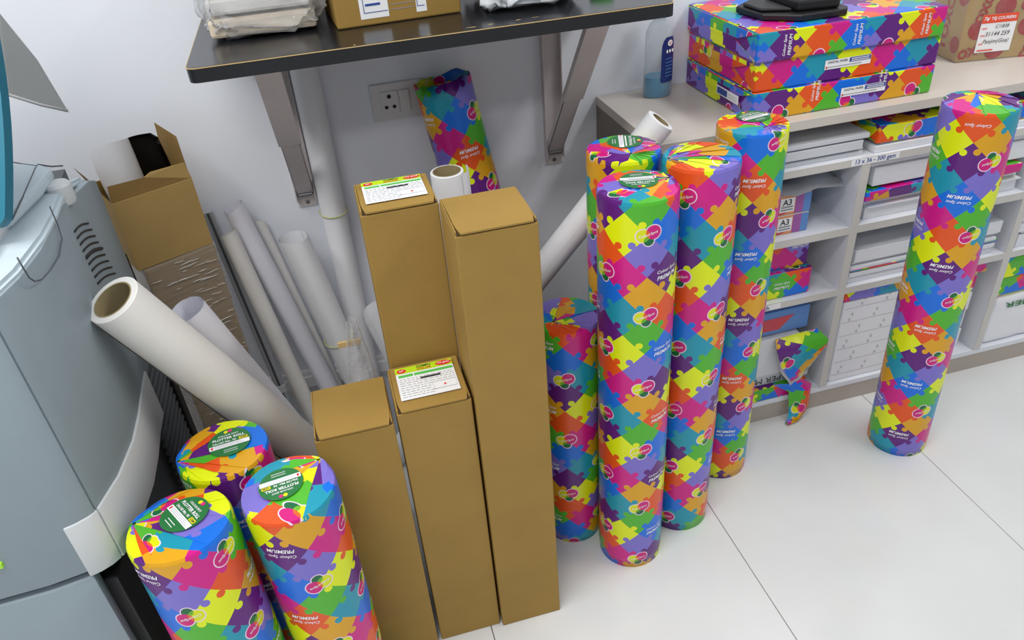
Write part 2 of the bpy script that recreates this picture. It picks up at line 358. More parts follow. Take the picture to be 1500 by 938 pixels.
# ------------------------------------------------------------------ jigsaw wrapped rolls
def cyl_hit(px, cx, cy, R):
    d = ray(*px); A = d.x**2+d.y**2; B = -2*(d.x*cx+d.y*cy); C = cx*cx+cy*cy-R*R
    disc = B*B-4*A*C
    t = (-B-math.sqrt(disc))/(2*A) if disc > 0 else -B/(2*A)
    p = CPOS+d*t; return math.atan2(p.y-cy, p.x-cx), p.z
def puzzle_roll(label, cx, cy, h, R, anchor, ab, flip, lean=(0, 0), seed=0, sticker=None, hub=(-1.9, .8), open_top=False, group='jigsaw wrapped paper rolls', z0=0, npl=17, hubz=.004):
    rnd = random.Random(seed); up = Vector((lean[0], lean[1], math.sqrt(max(.01, h*h-lean[0]**2-lean[1]**2))))
    r = root('wrapped_paper_roll', label, 'paper roll', (cx, cy, z0), 0, group, up)
    az = cyl_hit(anchor, cx, cy, R)[1]/h if anchor else .7
    ph0, za = cyl_hit(anchor, cx+lean[0]*az, cy+lean[1]*az, R) if anchor else (-1.9, .5)
    sg = -1 if flip else 1
    u0, v0 = (ab[1]-ab[0])*PD/2, (ab[0]+ab[1])*PD/2
    bm = bmesh.new(); uvl = bm.loops.layers.uv.new('UVMap'); seg, rows = 64, 30
    ze = h-.006
    grid = []
    for i in range(rows+1):
        z = ze*i/rows; ring = []
        for k in range(seg+1):
            ph = -PI+2*PI*k/seg+PI/2*0; nz = noise.noise((3*math.cos(ph)+seed*5, 3*math.sin(ph), z*9))
            crease = noise.noise((7*math.cos(ph)+seed*3, 7*math.sin(ph), z*3))
            rr = R*(1+(.010*nz+.006*crease)*min(1, (ze-z)/.04))
            if i == 0: rr *= .985
            ring.append(((rr*math.cos(ph), rr*math.sin(ph), z), ph, z))
        grid.append(ring)
    V = [[bm.verts.new(q[0]) for q in ring[:-1]] for ring in grid]
    ph_seam = ph0+PI
    def uvp(ph, z):
        d = ph-ph0
        while d > PI+1e-4: d -= 2*PI
        while d < -PI-1e-4: d += 2*PI
        return d, v0+sg*(z-za)
    for i in range(rows):
        for k in range(seg):
            f = bm.faces.new((V[i][k], V[i][(k+1) % seg], V[i+1][(k+1) % seg], V[i+1][k]))
            pm = (grid[0][k][1]+grid[0][k+1][1])/2; dm, _ = uvp(pm, 0)
            for lp, (ii, kk) in zip(f.loops, ((i, k), (i, k+1), (i+1, k+1), (i+1, k))):
                dd = dm+(grid[0][kk][1]-pm); lp[uvl].uv = (u0+sg*R*dd, v0+sg*(grid[ii][kk][2]-za))
    if not open_top:
        f = bm.faces.new(list(reversed(V[0])))
        for lp in f.loops: lp[uvl].uv = (lp.vert.co.x, lp.vert.co.y)
    if open_top:   # loose open end of the wrapping
        top = V[-1]; seq = [(.96, .0), (.90, -.03), (.80, -.05), (.3, -.055)]
        for k, v in enumerate(top): v.co.z += .012*noise.noise((v.co.x*30, v.co.y*30, 1)); v.co.x *= 1+.03*noise.noise((k*.4, 0, 0))
        prev = top
        for s_, dz in seq:
            cur = [bm.verts.new((v.co.x*s_*(1+.05*noise.noise((k*.7, s_*9, 0))), v.co.y*s_, h-.006+dz+.008*noise.noise((k*.5, s_*7, 3)))) for k, v in enumerate(top)]
            for k in range(seg):
                f = bm.faces.new((prev[k], prev[(k+1) % seg], cur[(k+1) % seg], cur[k]))
                for lp in f.loops: lp[uvl].uv = (lp.vert.co.x+.3, lp.vert.co.y+lp.vert.co.z)
            prev = cur
        f = bm.faces.new(prev)
        for lp in f.loops: lp[uvl].uv = (lp.vert.co.x, lp.vert.co.y)
    done('wrapper', bm, 'puzzle', r, True)
    if not open_top:
        bm = bmesh.new(); uvl = bm.loops.layers.uv.new('UVMap')
        hx, hy = R*hub[1]*math.cos(hub[0]), R*hub[1]*math.sin(hub[0])
        th = hub[0]+.1; ws = [rnd.uniform(.5, 1.5)*(1.6 if .25 < q/npl < .75 else .8) for q in range(npl)]; tot = sum(ws)
        for q in range(npl):
            t0, t1 = th, th+2*PI*ws[q]/tot; th = t1
            tm = (t0+t1)/2; jit = rnd.uniform(-.02, .02); du_ = tm-ph0; du_ -= 2*PI*round(du_/(2*PI))
            dz = rnd.uniform(.0005, .0018); ns = max(2, int((t1-t0)/.12))
            rows_ = []
            for m_ in range(ns+1):
                a_ = m_/ns; t = t0+(t1-t0)*a_+(.05 if m_ == ns else 0); lift = dz*(1-a_)+.0002
                rx, ry = R*math.cos(t), R*math.sin(t)
                rows_.append([(rx*1.003, ry*1.003, ze-.001), (rx*.975, ry*.975, h-.001+lift*.5), (hx+(rx-hx)*.5, hy+(ry-hy)*.5, h+.001+lift+hubz*.3), (hx+(rx-hx)*.04, hy+(ry-hy)*.04, h+hubz*(.9 if hub[1] < .7 else .3))])
            VV = [[bm.verts.new(p) for p in rw] for rw in rows_]
            for m_ in range(ns):
                for g in range(3):
                    f = bm.faces.new((VV[m_][g], VV[m_+1][g], VV[m_+1][g+1], VV[m_][g+1]))
                    for lp in f.loops:
                        x, y = lp.vert.co.x, lp.vert.co.y; lp[uvl].uv = (u0+sg*(R*du_+jit*max(0, 1-math.hypot(x, y)/R)*2.5-x*math.sin(tm)+y*math.cos(tm)), v0+sg*(ze-za+R-(x*math.cos(tm)+y*math.sin(tm))))
        bmesh.ops.recalc_face_normals(bm, faces=bm.faces)
        for f in bm.faces:
            if f.normal.z < 0: f.normal_flip()
        done('folded_end', bm, 'puzzle', r)
        lathe('end_disc', [(0, h-.004), (R*.98, h-.004)], 'puzzle', r, 32)
    # lettering printed on the paper
    bm = bmesh.new(); Rl = R*1.0165+.0003
    def put(s, cu, cv, w, mi, **k):
        vs, fs, asp = textgeo(s, k.get('shear', 0), k.get('bold', 0)); rot = k.get('rot', 0); c, sn = math.cos(rot), math.sin(rot); VV = []
        for x, y in vs:
            X, Y = (x*c-y*sn)*w+cu, (x*sn+y*c)*w+cv
            ph = ph0+sg*(X-u0)/R; z = za+sg*(Y-v0)
            VV.append((ph, z))
        if min(q[1] for q in VV) < .004 or max(q[1] for q in VV) > ze-.002: return
        dd = (sum(q[0] for q in VV)/len(VV)-ph0)
        if abs(dd) > PI: return
        B = []
        for ph, z in VV:
            nz = noise.noise((3*math.cos(ph)+seed*5, 3*math.sin(ph), z*9)); cr = noise.noise((7*math.cos(ph)+seed*3, 7*math.sin(ph), z*3))
            rr = R*(1+(.010*nz+.006*cr)*min(1, max(0, ze-z)/.04))+.0008
            B.append(bm.verts.new((rr*math.cos(ph), rr*math.sin(ph), z)))
        for f in fs:
            try: bm.faces.new([B[q] for q in f]).material_index = mi
            except ValueError: pass
    U = PI*R/PD+1; 
    for ia in range(-14, 15):
        for ib in range(-14, 15):
            for (oc, ov, kind) in ((2, -1, 0), (4, 1, 0), (1, 1, 1), (-1, -1, 1)):
                cu, cv = (6*ia+oc)*PD/2, (4*ib+ov)*PD/2
                if abs(cu-u0) > PI*R+.01: continue
                z = za+sg*(cv-v0)
                if z < 0 or z > h: continue
                if kind == 0:
                    put('Colour Spot', cu, cv+.0055, .046, 0, shear=.25, bold=.012); put('PREMIUM', cu, cv-.0060, .046, 0, shear=.25, bold=.02)
                else: put('ColourSpot', cu, cv+.001, .034, 1, shear=.2, bold=.01, rot=.25)
    tag(done('printed_lettering', bm, None, r, mats=['ink_white', 'ink_white']), kind='stuff')
    if sticker:
        rz, ox, oy, lines = sticker
        ux = Vector((math.cos(rz), math.sin(rz), 0)); uy = Vector((-math.sin(rz), math.cos(rz), 0))
        D = Decal((ox, oy, h+.0040), ux, uy, .0003); q = R*.47
        D.ell(0, 0, q, q, 'sticker_green', 1, 36)
        D.ell(-q*.10, q*.78, q*.10, q*.10, 'yellow', 2); D.ell(q*.10, q*.80, q*.10, q*.10, 'pink', 3)
        D.text('COLOUR SPOT', 0, q*.52, q*.95, 'ink_white', 3, bold=.02); D.text('PLOTTER ROLL', 0, q*.30, q*1.5, 'ink_white', 3, bold=.03)
        if lines: D.text(lines, -q*.22, q*.05, q*1.1, 'ink_white', 3, bold=.02); D.rect(q*.46, -q*.04, q*.86, q*.14, 'yellow', 3); D.text('GSM', q*.66, q*.05, q*.3, 'ink', 4, bold=.02)
        else: D.rect(-q*.8, 0, q*.8, q*.08, 'ink_white', 3)
        D.rect(-q*.93, -q*.36, q*.93, -q*.08, 'ink_white', 3)
        for g in range(3): D.rect(-q*.7, -q*(.14+.07*g), q*(.5+.1*g), -q*(.155+.07*g), 'ink_grey', 4)
        D.rect(-q*.86, -q*.30, -q*.76, -q*.14, 'red', 4)
        for g in range(2): D.rect(-q*.3, -q*(.55+.14*g), q*.35, -q*(.58+.14*g), 'ink_white', 3)
        tag(D.build('label_sticker', r), 'round dark green sticker')
    return r
SL = '24x100 Mtr. 90'
TG = 'long jigsaw wrapped rolls standing upright'
puzzle_roll('long jigsaw wrapped roll with green sticker, foremost of the upright cluster beside cartons', .491, 1.134, .92, .0715, (950, 345), (0, 1), False, (0, 0), 1, (PI*.93, .006, .012, None), (.12, .86), group=TG)
puzzle_roll('long jigsaw wrapped roll with lavender-edged pleated end and no sticker, in the upright cluster', .641, 1.197, .925, .0715, (1061, 347), (4, 5), False, (0, 0), 2, None, (2.95, .88), group=TG)
puzzle_roll('long jigsaw wrapped roll with green sticker standing nearest the open shelving, before its counter edge', .813, 1.318, .92, .0705, (1126, 320), (2, 3), True, (0, 0), 3, (PI*.05, .012, .022, None), (-1.35, .55), group=TG)
puzzle_roll('long jigsaw wrapped roll with green sticker, rearmost of the upright cluster', .532, 1.302, .92, .0715, (866, 250), (1.5, 2.5), False, (0, 0), 4, (-1.9, .012, .022, None), (-1.6, .55), group=TG)
puzzle_roll('lone long jigsaw wrapped roll standing apart on the floor before the shelving', 1.295, 1.236, .92, .0715, (1452, 237), (2, 3), True, (-.028, -.006), 5, None, (1.1, .55), group=TG)
puzzle_roll('short jigsaw wrapped roll between the tallest carton and the upright cluster', .3865, 1.243, .61, .0695, (826, 558), (2, 1), False, (0, 0), 6, None, (-2.6, .55), npl=13)
puzzle_roll('short jigsaw wrapped roll leaning on the grey machine, sticker facing sideways', -.322, .868, .625, .0765, (279, 906), (0, 1), True, (-.012, .03), 7, (-1.05, .008, .014, SL), (PI-.35, .97), npl=12, hubz=.002)
puzzle_roll('short jigsaw wrapped roll beside the plain short carton, sticker upside down', -.170, .924, .62, .0735, (468, 856), (0, 1), True, (-.004, .0), 8, (PI*1.04, -.010, .008, SL), (.75, .97), npl=11, hubz=.002)
puzzle_roll('short jigsaw wrapped roll behind the other two short ones, under the big white roll', -.279, 1.052, .62, .0745, (370, 700), (2, 3), True, (0, .0), 9, (.12, .012, .010, SL), (PI+.1, .97), npl=12, hubz=.002)
P1 = ony(646, 112, 1.690); n_ = ray(646, 112).cross(ray(688, 262)); d_ = Vector((0, 1.545, .012))-CPOS; P0 = Vector((-(n_.y*d_.y+n_.z*d_.z)/n_.x, 1.545, .012))
puzzle_roll('jigsaw wrapped roll with open crumpled end leaning on the wall behind the tall cartons', P0.x, P0.y, (P1-P0).length, .064, (693, 165), (0, 1), True, (P1.x-P0.x, P1.y-P0.y), 10, None, open_top=True, z0=.012)

# ------------------------------------------------------------------ white paper rolls
def axis_bottom(top, px1, px2, Yb, z=0.):
    n = ray(*px1).cross(ray(*px2)); d = Vector((0, Yb, z))-CPOS
    return Vector((-(n.y*d.y+n.z*d.z)/n.x, Yb, z))
def paper_roll(label, P0, P1, R, m='paper', core=None, turns=2.4, thick=.0012, band=None, group='loose white paper rolls', seed=0, kind='spiral', flare=0, spin=0, loose=.0003):
    P0, P1 = Vector(P0), Vector(P1); ax = P1-P0; h = ax.length
    r = root('paper_roll', label, 'paper roll', P0, 0, group, ax)
    if kind == 'core':
        ri = R*core
        lathe('paper', [(ri, 0), (R, 0), (R, h*.5), (R, h-.001), (R-.001, h), (ri, h), (ri, h-.1), (ri, 0)], m, r, 48)
        lathe('core', [(ri*.999, h+.0005), (ri*.999, .01), (ri*.93, .01), (ri*.93, h+.0005), (ri*.999, h+.0005)], 'core_card', r, 40)
        bm = bmesh.new()   # loose outer edge of the sheet
        A = [[bm.verts.new(((R+.0006+loose*q)*math.cos(spin+q*.25), (R+.0006+loose*q)*math.sin(spin+q*.25), z)) for q in range(6)] for z in (0.002, h*.5, h-.003)]
        for i in range(2):
            for q in range(5): bm.faces.new((A[i][q], A[i][q+1], A[i+1][q+1], A[i+1][q]))
        done('loose_edge', bm, m, r, True)
    else:
        bm = bmesh.new(); n = int(turns*36); rows = 10; G = []
        for i in range(rows+1):
            t = i/rows; row = []
            for k in range(n+1):
                ph = spin+2*PI*k/36; rad = R-.0014*(n-k)/36-.0*k
                if flare: rad *= 1+flare*max(0, t-.7)
                nz = noise.noise((math.cos(ph)*1.5+seed*7, math.sin(ph)*1.5, t*2))
                z = h*t+((.006*math.sin(ph+seed)) if i == rows else 0)
                row.append(bm.verts.new((rad*(1+.05*nz)*math.cos(ph), rad*(1+.05*nz)*math.sin(ph), max(0, z))))
            G.append(row)
        for i in range(rows):
            for k in range(n): bm.faces.new((G[i][k], G[i][k+1], G[i+1][k+1], G[i+1][k]))
        done('sheet', bm, m, r, True)
    for f in (band or []):
        tube('rubber_band', [((R+.0022)*1.02*math.cos(2*PI*k/28), (R+.0022)*1.02*math.sin(2*PI*k/28), h*f+.004*math.sin(2*PI*k/28)) for k in range(28)], .0013, 'band', r, 6, True)
    return r
def wall_roll(label, px1, px2, Yt, Yb, R, **k):
    P1 = ony(*px1, Yt); P0 = axis_bottom(P1, px1, px2, Yb, .004); return paper_roll(label, P0, P1, R, **k)
# big roll with core leaning on the machine
P1 = onz(165, 439, .895); P0 = axis_bottom(P1, (165, 439), (425, 640), 1.37, .035)
paper_roll('big white paper roll with brown core leaning on the grey machine', P0, P1, .0435, 'paper_warm', core=.76, kind='core', band=[.42], spin=2.6)
P1 = onz(273, 454, .785); P0 = axis_bottom(P1, (273, 454), (436, 640), 1.50, .02)
paper_roll('loosely rolled lavender-white sheet beside the big cored roll', P0, P1, .033, 'paper_lav', turns=1.9, seed=3, spin=2.2)
wall_roll('slim white roll with violet tinge leaning on the wall among thinner rolls', (341, 303), (478, 560), 1.712, 1.675, .024, m='paper_lav', turns=2.2, seed=1)
wall_roll('slim greyish white roll in front of the violet-tinged one by the wall', (334, 342), (428, 545), 1.665, 1.625, .020, m='paper_warm', turns=2.2, seed=2)
wall_roll('thin cream roll squeezed behind two other white rolls at the wall', (380, 324), (440, 450), 1.752, 1.728, .012, m='paper_warm', turns=2.2, seed=4)
wall_roll('wide short white roll with a rubber band leaning on the wall', (430, 348), (505, 515), 1.655, 1.64, .0335, m='paper', turns=2.2, seed=5, band=[.58], spin=1)
P1 = ony(440, 80, 1.735); P0 = axis_bottom(P1, (440, 80), (512, 420), 1.712, .004)
paper_roll('tallest white roll with yellow rubber band standing beside the shelf bracket', P0, P1, .030, 'paper', turns=2.2, seed=6, band=[.66])
wall_roll('white rolled sheet half hidden behind the tall labelled carton', (548, 455), (580, 515), 1.66, 1.65, .034, m='paper', turns=1.6, seed=7, spin=.5)
paper_roll('slim white roll with core between the tall cartons and the wall', (.207, 1.375, 0), (.200, 1.372, .905), .032, 'paper', core=.86, kind='core', spin=-.7, loose=.0035)
P1 = ony(968, 176, 1.382); P0 = axis_bottom(P1, (968, 176), (798, 390), 1.58, .03)
paper_roll('long white roll with core leaning across onto the counter corner', P0, P1, .030, 'paper', core=.66, kind='core', spin=-2)

# ------------------------------------------------------------------ wall shelf with brackets
SZ, SD0 = 1.155, 1.372
sh = root('wall_shelf', 'black laminate wall shelf on two steel brackets', 'shelf', (.228, WY, SZ-.025))
def rounded(x0, x1, y0, y1, r, n=5):
    pts = []
    for cx, cy, a0 in ((x0+r, y0+r, PI), (x1-r, y0+r, 1.5*PI), (x1, y1, None), (x0, y1, None)):
        if a0 is None: pts.append((cx, cy))
        else: pts += [(cx+r*math.cos(a0+PI/2*k/n), cy+r*math.sin(a0+PI/2*k/n)) for k in range(n+1)]
    return pts
x0, x1 = -.208-.228, .662-.228; dy = SD0-WY
prism('board', rounded(x0, x1, dy, -.001, .018), .0, .0235, 'z', 'black_lam', sh, .0008)
prism('edge_line', rounded(x0-.0006, x1+.0006, dy-.0008, -.001, .018), .0232, .0244, 'z', 'edge_tan', sh)
prism('top_laminate', rounded(x0+.0008, x1-.0008, dy+.0010, -.001, .018), .0240, .0250, 'z', 'black_lam', sh)
rnd = random.Random(3)
for (fx, yy, sx_) in ((.47, .006, .6), (.56, .016, 1.4), (.60, .020, .8), (.66, .024, .8), (.70, .026, 1.0), (.32, .004, .4), (.80, .004, .4)):
    bm = bmesh.new(); cx = x0+(x1-x0)*fx; pts = [(cx+sx_*rnd.uniform(.003, .010)*math.cos(t), dy+.004+yy+rnd.uniform(.0008, .0025)*math.sin(t)) for t in [2*PI*q/9 for q in range(9)]]
    bm.faces.new([bm.verts.new((p[0], p[1], .02525)) for p in pts]); done('chipped_spot', bm, 'edge_tan', sh)
for bx in (-.085-.228, .535-.228):
    w = .022
    b = box('wall_channel', bx-w, bx+w, -.004, 0, -.42, 0, 'bracket', sh, .0006)
    for s in (-1, 1): box('channel_lip', bx+s*w-.0015, bx+s*w+.0015, -.022, 0, -.40, 0, 'bracket', b, .0005)
    prism('top_arm', [(bx-w, -.37+.03), (bx+w, -.37+.03), (bx+w, 0), (bx-w, 0)], -.004, 0, 'z', 'bracket', sh)
    bm = bmesh.new()    # diagonal strut: folded U section from wall plate to arm tip
    A, B = Vector((bx, -.012, -.385)), Vector((bx, -.335, -.006)); t = (B-A).normalized(); up = Vector((1, 0, 0)).cross(t)
    for (o0, o1, i0, i1) in ((-w*.9, w*.9, 0, .002), (-w*.9, -w*.9+.002, 0, .016), (w*.9-.002, w*.9, 0, .016)):
        vs = [bm.verts.new(Vector((bx+ox-bx, 0, 0))+P-Vector((0, 0, 0))+up*iy*(-1)+Vector((0, 0, 0))) for P in (A, B) for ox in (o0, o1) for iy in (i0, i1)]
        for f in ((0, 1, 3, 2), (4, 5, 7, 6), (0, 1, 5, 4), (2, 3, 7, 6), (0, 2, 6, 4), (1, 3, 7, 5)): bm.faces.new([vs[q] for q in f])
    bmesh.ops.recalc_face_normals(bm, faces=bm.faces)
    st = done('strut', bm, 'bracket', sh)
    bm = bmesh.new(); A2, B2 = A+t*.235, B
    for (o0, o1) in ((-w*1.05, w*1.05),):
        vs = [bm.verts.new(Vector((ox, 0, 0))+P+up*iy) for P in (A2, B2) for ox in (o0, o1) for iy in (.0, .004)]
        for f in ((0, 1, 3, 2), (4, 5, 7, 6), (0, 1, 5, 4), (2, 3, 7, 6), (0, 2, 6, 4), (1, 3, 7, 5)): bm.faces.new([vs[q] for q in f])
    bmesh.ops.recalc_face_normals(bm, faces=bm.faces); done('strut_sleeve', bm, 'bracket', st)
    box('hinge_pin', bx-w*.8, bx+w*.8, -.020, -.012, -.388, -.380, 'steel', sh, .003)
    lathe('screw', [(0, 0), (.005, 0), (.005, .002), (0, .003)], 'steel', sh, 12).matrix_local = Matrix.Translation((bx, -.004, -.408)) @ Matrix.Rotation(PI/2, 4, 'X')

# ------------------------------------------------------------------ socket on the wall
pa, pb = ony(541, 130, WY), ony(622, 182, WY)
so = root('wall_socket', 'white three-pin power socket with switch on the wall', 'socket', ((.108+.238)/2, WY, .93))
box('face_plate', -.068, .068, -.009, 0, -.043, .043, 'plug_white', so, .003)
box('socket_module', -.048, -.006, -.0125, -.009, -.026, .026, 'plug_white', so, .0015)
box('switch_rocker', -.003, .020, -.0135, -.009, -.026, .026, 'plug_white', so, .002)
for hx, hz, hr in ((-.027, .014, .0048), (-.036, -.010, .0042), (-.018, -.010, .0042)):
    o = lathe('pin_hole', [(0, 0), (hr, 0), (hr, .0012), (0, .0012)], 'hole', so, 14); o.matrix_local = Matrix.Translation((hx, -.0122, hz)) @ Matrix.Rotation(PI/2, 4, 'X')
# trunking low on the wall
tk = root('cable_trunking', 'white plastic cable trunking running low along the wall', 'trunking', (-.05, WY, .18))
box('trunk_base', -.32, .55, -.014, 0, 0, .062, 'white', tk, .003); box('trunk_lid', -.32, .55, -.022, -.014, .012, .050, 'white', tk, .004)

# ------------------------------------------------------------------ shelving with counter
CF, CT = 1.412, .866
cx0, cx1 = .650, 2.70
cb = root('shelving_counter', 'low white open shelving unit with beige laminate counter top', 'shelving', (cx0, WY, 0))
def cbx(name, x0, x1, y0, y1, z0, z1, m, p=cb, bev=.001): return box(name, x0-cx0, x1-cx0, y0-WY, y1-WY, z0, z1, m, p, bev)
cbx('counter_top', cx0, cx1, CF, WY-.002, CT-.022, CT, 'counter')
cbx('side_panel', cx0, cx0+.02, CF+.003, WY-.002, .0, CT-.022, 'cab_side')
cbx('back_panel', cx0+.02, cx1, WY-.012, WY-.002, .0, CT-.022, 'cab_in')
cbx('plinth', cx0+.0, cx1, CF+.004, CF+.018, 0, .056, 'plinth'); cbx('bottom_panel', cx0+.02, cx1, CF+.002, WY-.012, .056, .072, 'cab_in')
ups = [1.167, 1.669, 2.171]
cbx('shelf_panel', cx0+.02, cx1, CF+.002, WY-.012, .732, .750, 'cab_in')
for u in ups: cbx('upright', u, u+.022, CF+.002, WY-.012, .072, .732, 'cab_in')
bays = [(cx0+.02, ups[0]), (ups[0]+.022, ups[1]), (ups[1]+.022, ups[2]), (ups[2]+.022, cx1)]
for bx0, bx1 in bays:
    for z0, z1 in ((.552, .572), (.375, .394)): cbx('shelf_panel', bx0, bx1, CF+.002, WY-.012, z0, z1, 'cab_in')
# beige edge strips
for z0, z1, a, b in [(.732, .750, cx0+.02, cx1)]: cbx('edge_strip', a, b, CF+.0005, CF+.002, z0, z1, 'cab_edge', bev=0)
for u in ups: cbx('edge_strip', u, u+.022, CF+.0005, CF+.002, .072, .732, 'cab_edge', bev=0)
for bx0, bx1 in bays:
    for z0, z1 in ((.552, .572), (.375, .394)): cbx('edge_strip', bx0, bx1, CF+.0005, CF+.002, z0, z1, 'cab_edge', bev=0)
def strip(x0, x1, zc, t, tw, rz=0):
    D = Decal((((x0+x1)/2)-cx0, CF-WY, zc), (1, 0, 0), (0, 0, 1), .0003); w = (x1-x0)/2
    D.rect(-w, -.0075, w, .0085, 'white', 1); D.text(t, 0, 0, tw, 'ink_blue', 2, bold=.02); tag(D.build('shelf_label', cb), 'white paper shelf label')
strip(1.135, 1.262, .741, '13 x 36 - 300 gsm', .105)
strip(.90, 1.005, .385, 'hitech', .040); strip(.90, .965, .562, 'tech', .040)

# reams, stacks -----------------------------------------------------------
def box_uv(o, off=(0, 0), rot=0, flipz=False):
    me = o.data; uvl = me.uv_layers.new(name='UVMap') if not me.uv_layers else me.uv_layers[0]
    c, s = math.cos(rot), math.sin(rot)
    for p in me.polygons:
        n = p.normal; ax = max(range(3), key=lambda k: abs(n[k]))
        for li in p.loop_indices:
            q = me.vertices[me.loops[li].vertex_index].co
            u, v = {0: (q.y+.13, q.z), 1: (q.x, q.z), 2: (q.x, q.y+.02)}[ax]
            if ax == 1: v = q.z
            if ax == 2: v = q.y+q.z
            if ax == 0: u = q.y+q.x*.3
            uvl.data[li].uv = (off[0]+u*c-v*s, off[1]+u*s+v*c)
def ream_print(r, w, d, h, off, rot):
    D = Decal((0, -d, 0), (1, 0, 0), (0, 0, 1), .0005); c, s = math.cos(rot), math.sin(rot); n = 0
    for ia in range(-8, 9):
        for ib in range(-8, 9):
            for (oc, ov, kind) in ((2, -1, 0), (4, 1, 0), (1, 1, 1), (-1, -1, 1)):
                du, dv = (6*ia+oc)*PD/2-off[0], (4*ib+ov)*PD/2-off[1]
                x, z = du*c+dv*s, -du*s+dv*c
                ex, ez = abs(.024*c)+abs(.012*s), abs(.024*s)+abs(.012*c)
                if abs(x) > w-ex or z < ez*.55 or z > h-ez*.55: continue
                n += 1
                for t, dy_, tw, sh_, rr in ((('Colour Spot', .0055, .044, .25, 0), ('PREMIUM', -.006, .044, .25, 0)) if kind == 0 else (('ColourSpot', .001, .034, .2, .25),)):
                    D.text(t, x+dy_*math.sin(rot), z+dy_*math.cos(rot), tw, 'ink_white', 1, shear=sh_, bold=.015, rot=rr-rot)
    if n: tag(D.build('printed_lettering', r), kind='stuff')
    else: D.bm.free()
def ream(label, x0, x1, y0, y1, z0, z1, off, rot=0, rz=0, group='jigsaw wrapped reams', crumple=0, labels=True, seed=0):
    cx, cy = (x0+x1)/2, (y0+y1)/2; w, d, h = (x1-x0)/2, (y1-y0)/2, z1-z0
    r = root('wrapped_ream', label, 'paper ream', (cx, cy, z0), rz, group)
    bm = bmesh.new(); bm_box(bm, -w, w, -d, d, 0, h, .004, 2)
    if crumple:
        bmesh.ops.subdivide_edges(bm, edges=bm.edges[:], cuts=4, use_grid_fill=True)
        for v in bm.verts:
            n = noise.noise_vector(v.co*38+Vector((seed*3, 0, 0))); v.co += Vector((n.x, n.y, n.z*.6))*crumple
            if v.co.z < .0005: v.co.z = .0005
    o = done('wrapper', bm, 'puzzle', r); box_uv(o, off, rot)
    if not crumple: ream_print(r, w, d, h, off, rot)
    # folded end flap on the short side
    for s in (-1, 1):
        bm = bmesh.new(); x = s*(w+.0004); x2 = s*(w+.0022)
        A = [(-d+.006, .004), (d-.006, .004), (d*.30, h*.62), (-d*.30, h*.62)]
        B = [(-d+.004, h-.003), (d-.004, h-.003), (d*.36, h*.46), (-d*.36, h*.46)]
        for pts, xx in ((A, x), (B, x2)):
            f0 = [bm.verts.new((xx, p[0], p[1])) for p in pts]; f1 = [bm.verts.new((xx+s*.0012, p[0], p[1])) for p in pts]
            bm.faces.new(f0); bm.faces.new(f1)
            for k in range(4): bm.faces.new((f0[k], f0[(k+1) % 4], f1[(k+1) % 4], f1[k]))
        bmesh.ops.recalc_face_normals(bm, faces=bm.faces)
        e = done('end_flap', bm, 'puzzle', r); box_uv(e, (off[0]+.11, off[1]+.07), rot+.8)
    return r
SG = 'stack of three jigsaw wrapped reams on the counter'
rs = []
for k, (lb, dx, dy_) in enumerate((('bottom jigsaw wrapped ream of the three stacked on the counter', 0, 0), ('middle jigsaw wrapped ream of the three stacked on the counter', .002, .004), ('top jigsaw wrapped ream of the stack, carrying the black plastic stand', -.004, -.003))):
    rs.append(ream(lb, .886+dx, 1.336+dx, 1.446+dy_, 1.766, CT+.0005+.0632*k, CT+.0632*(k+1), [(.035, .05), (.075, .175), (.052, .30)][k], -PI/2, 0, SG))
def ream_label(r, xc, zc, y, w):
    D = Decal((xc, y, zc), (1, 0, 0), (0, 0, 1), .0008); D.rect(-w, -.010, w, .010, 'white', 1)
    D.text('DIGITAL PAPER', -w*.45, .005, w*.85, 'ink', 2, bold=.01); D.rect(w*.05, 0, w*.98, .009, 'ink_blue', 2)
    for g in range(2): D.rect(w*.12, .0018+.0038*g, w*.9, .0034+.0038*g, 'ink_white', 3)
    D.rect(-w*.9, -.006, w*.6, -.0045, 'ink_grey', 2); D.rect(-w*.96, -.008, -w*.90, -.003, 'red', 2)
    tag(D.build('label_sticker', r), 'white and blue product sticker')
ream_label(rs[1], -.005, .036, -.1585, .056); ream_label(rs[0], .045, .034, -.1608, .056)
D = Decal((-.2300, -.06, .034), (0, -1, 0), (0, 0, 1), .0008); D.rect(-.05, -.010, .05, .010, 'white', 1); D.rect(-.046, -.007, .0, .007, 'ink_blue', 2)
for g in range(2): D.rect(.006, -.004+.006*g, .044, -.003+.006*g, 'ink_grey', 2)
D.build('label_sticker', rs[0])
# black plastic stand on the stack
p = onz(1150, 24, 1.058)
bs = root('plastic_stand', 'black moulded plastic stand lying on the top ream', 'stand', (1.050, 1.570, 1.0568), .0)
prism('base', [(-.115, -.045), (-.05, -.095), (.055, -.095), (.07, -.075), (.07, .06), (-.06, .10), (-.125, .05)], 0, .014, 'z', 'black', bs, .003)
prism('raised_body', [(-.05, -.07), (.045, -.082), (.06, -.05), (.055, .045), (-.05, .06)], .0145, .038, 'z', 'black', bs, .006)
prism('side_wing', [(-.112, -.03), (-.055, -.06), (-.055, .05), (-.115, .04)], .0145, .022, 'z', 'black', bs, .003)

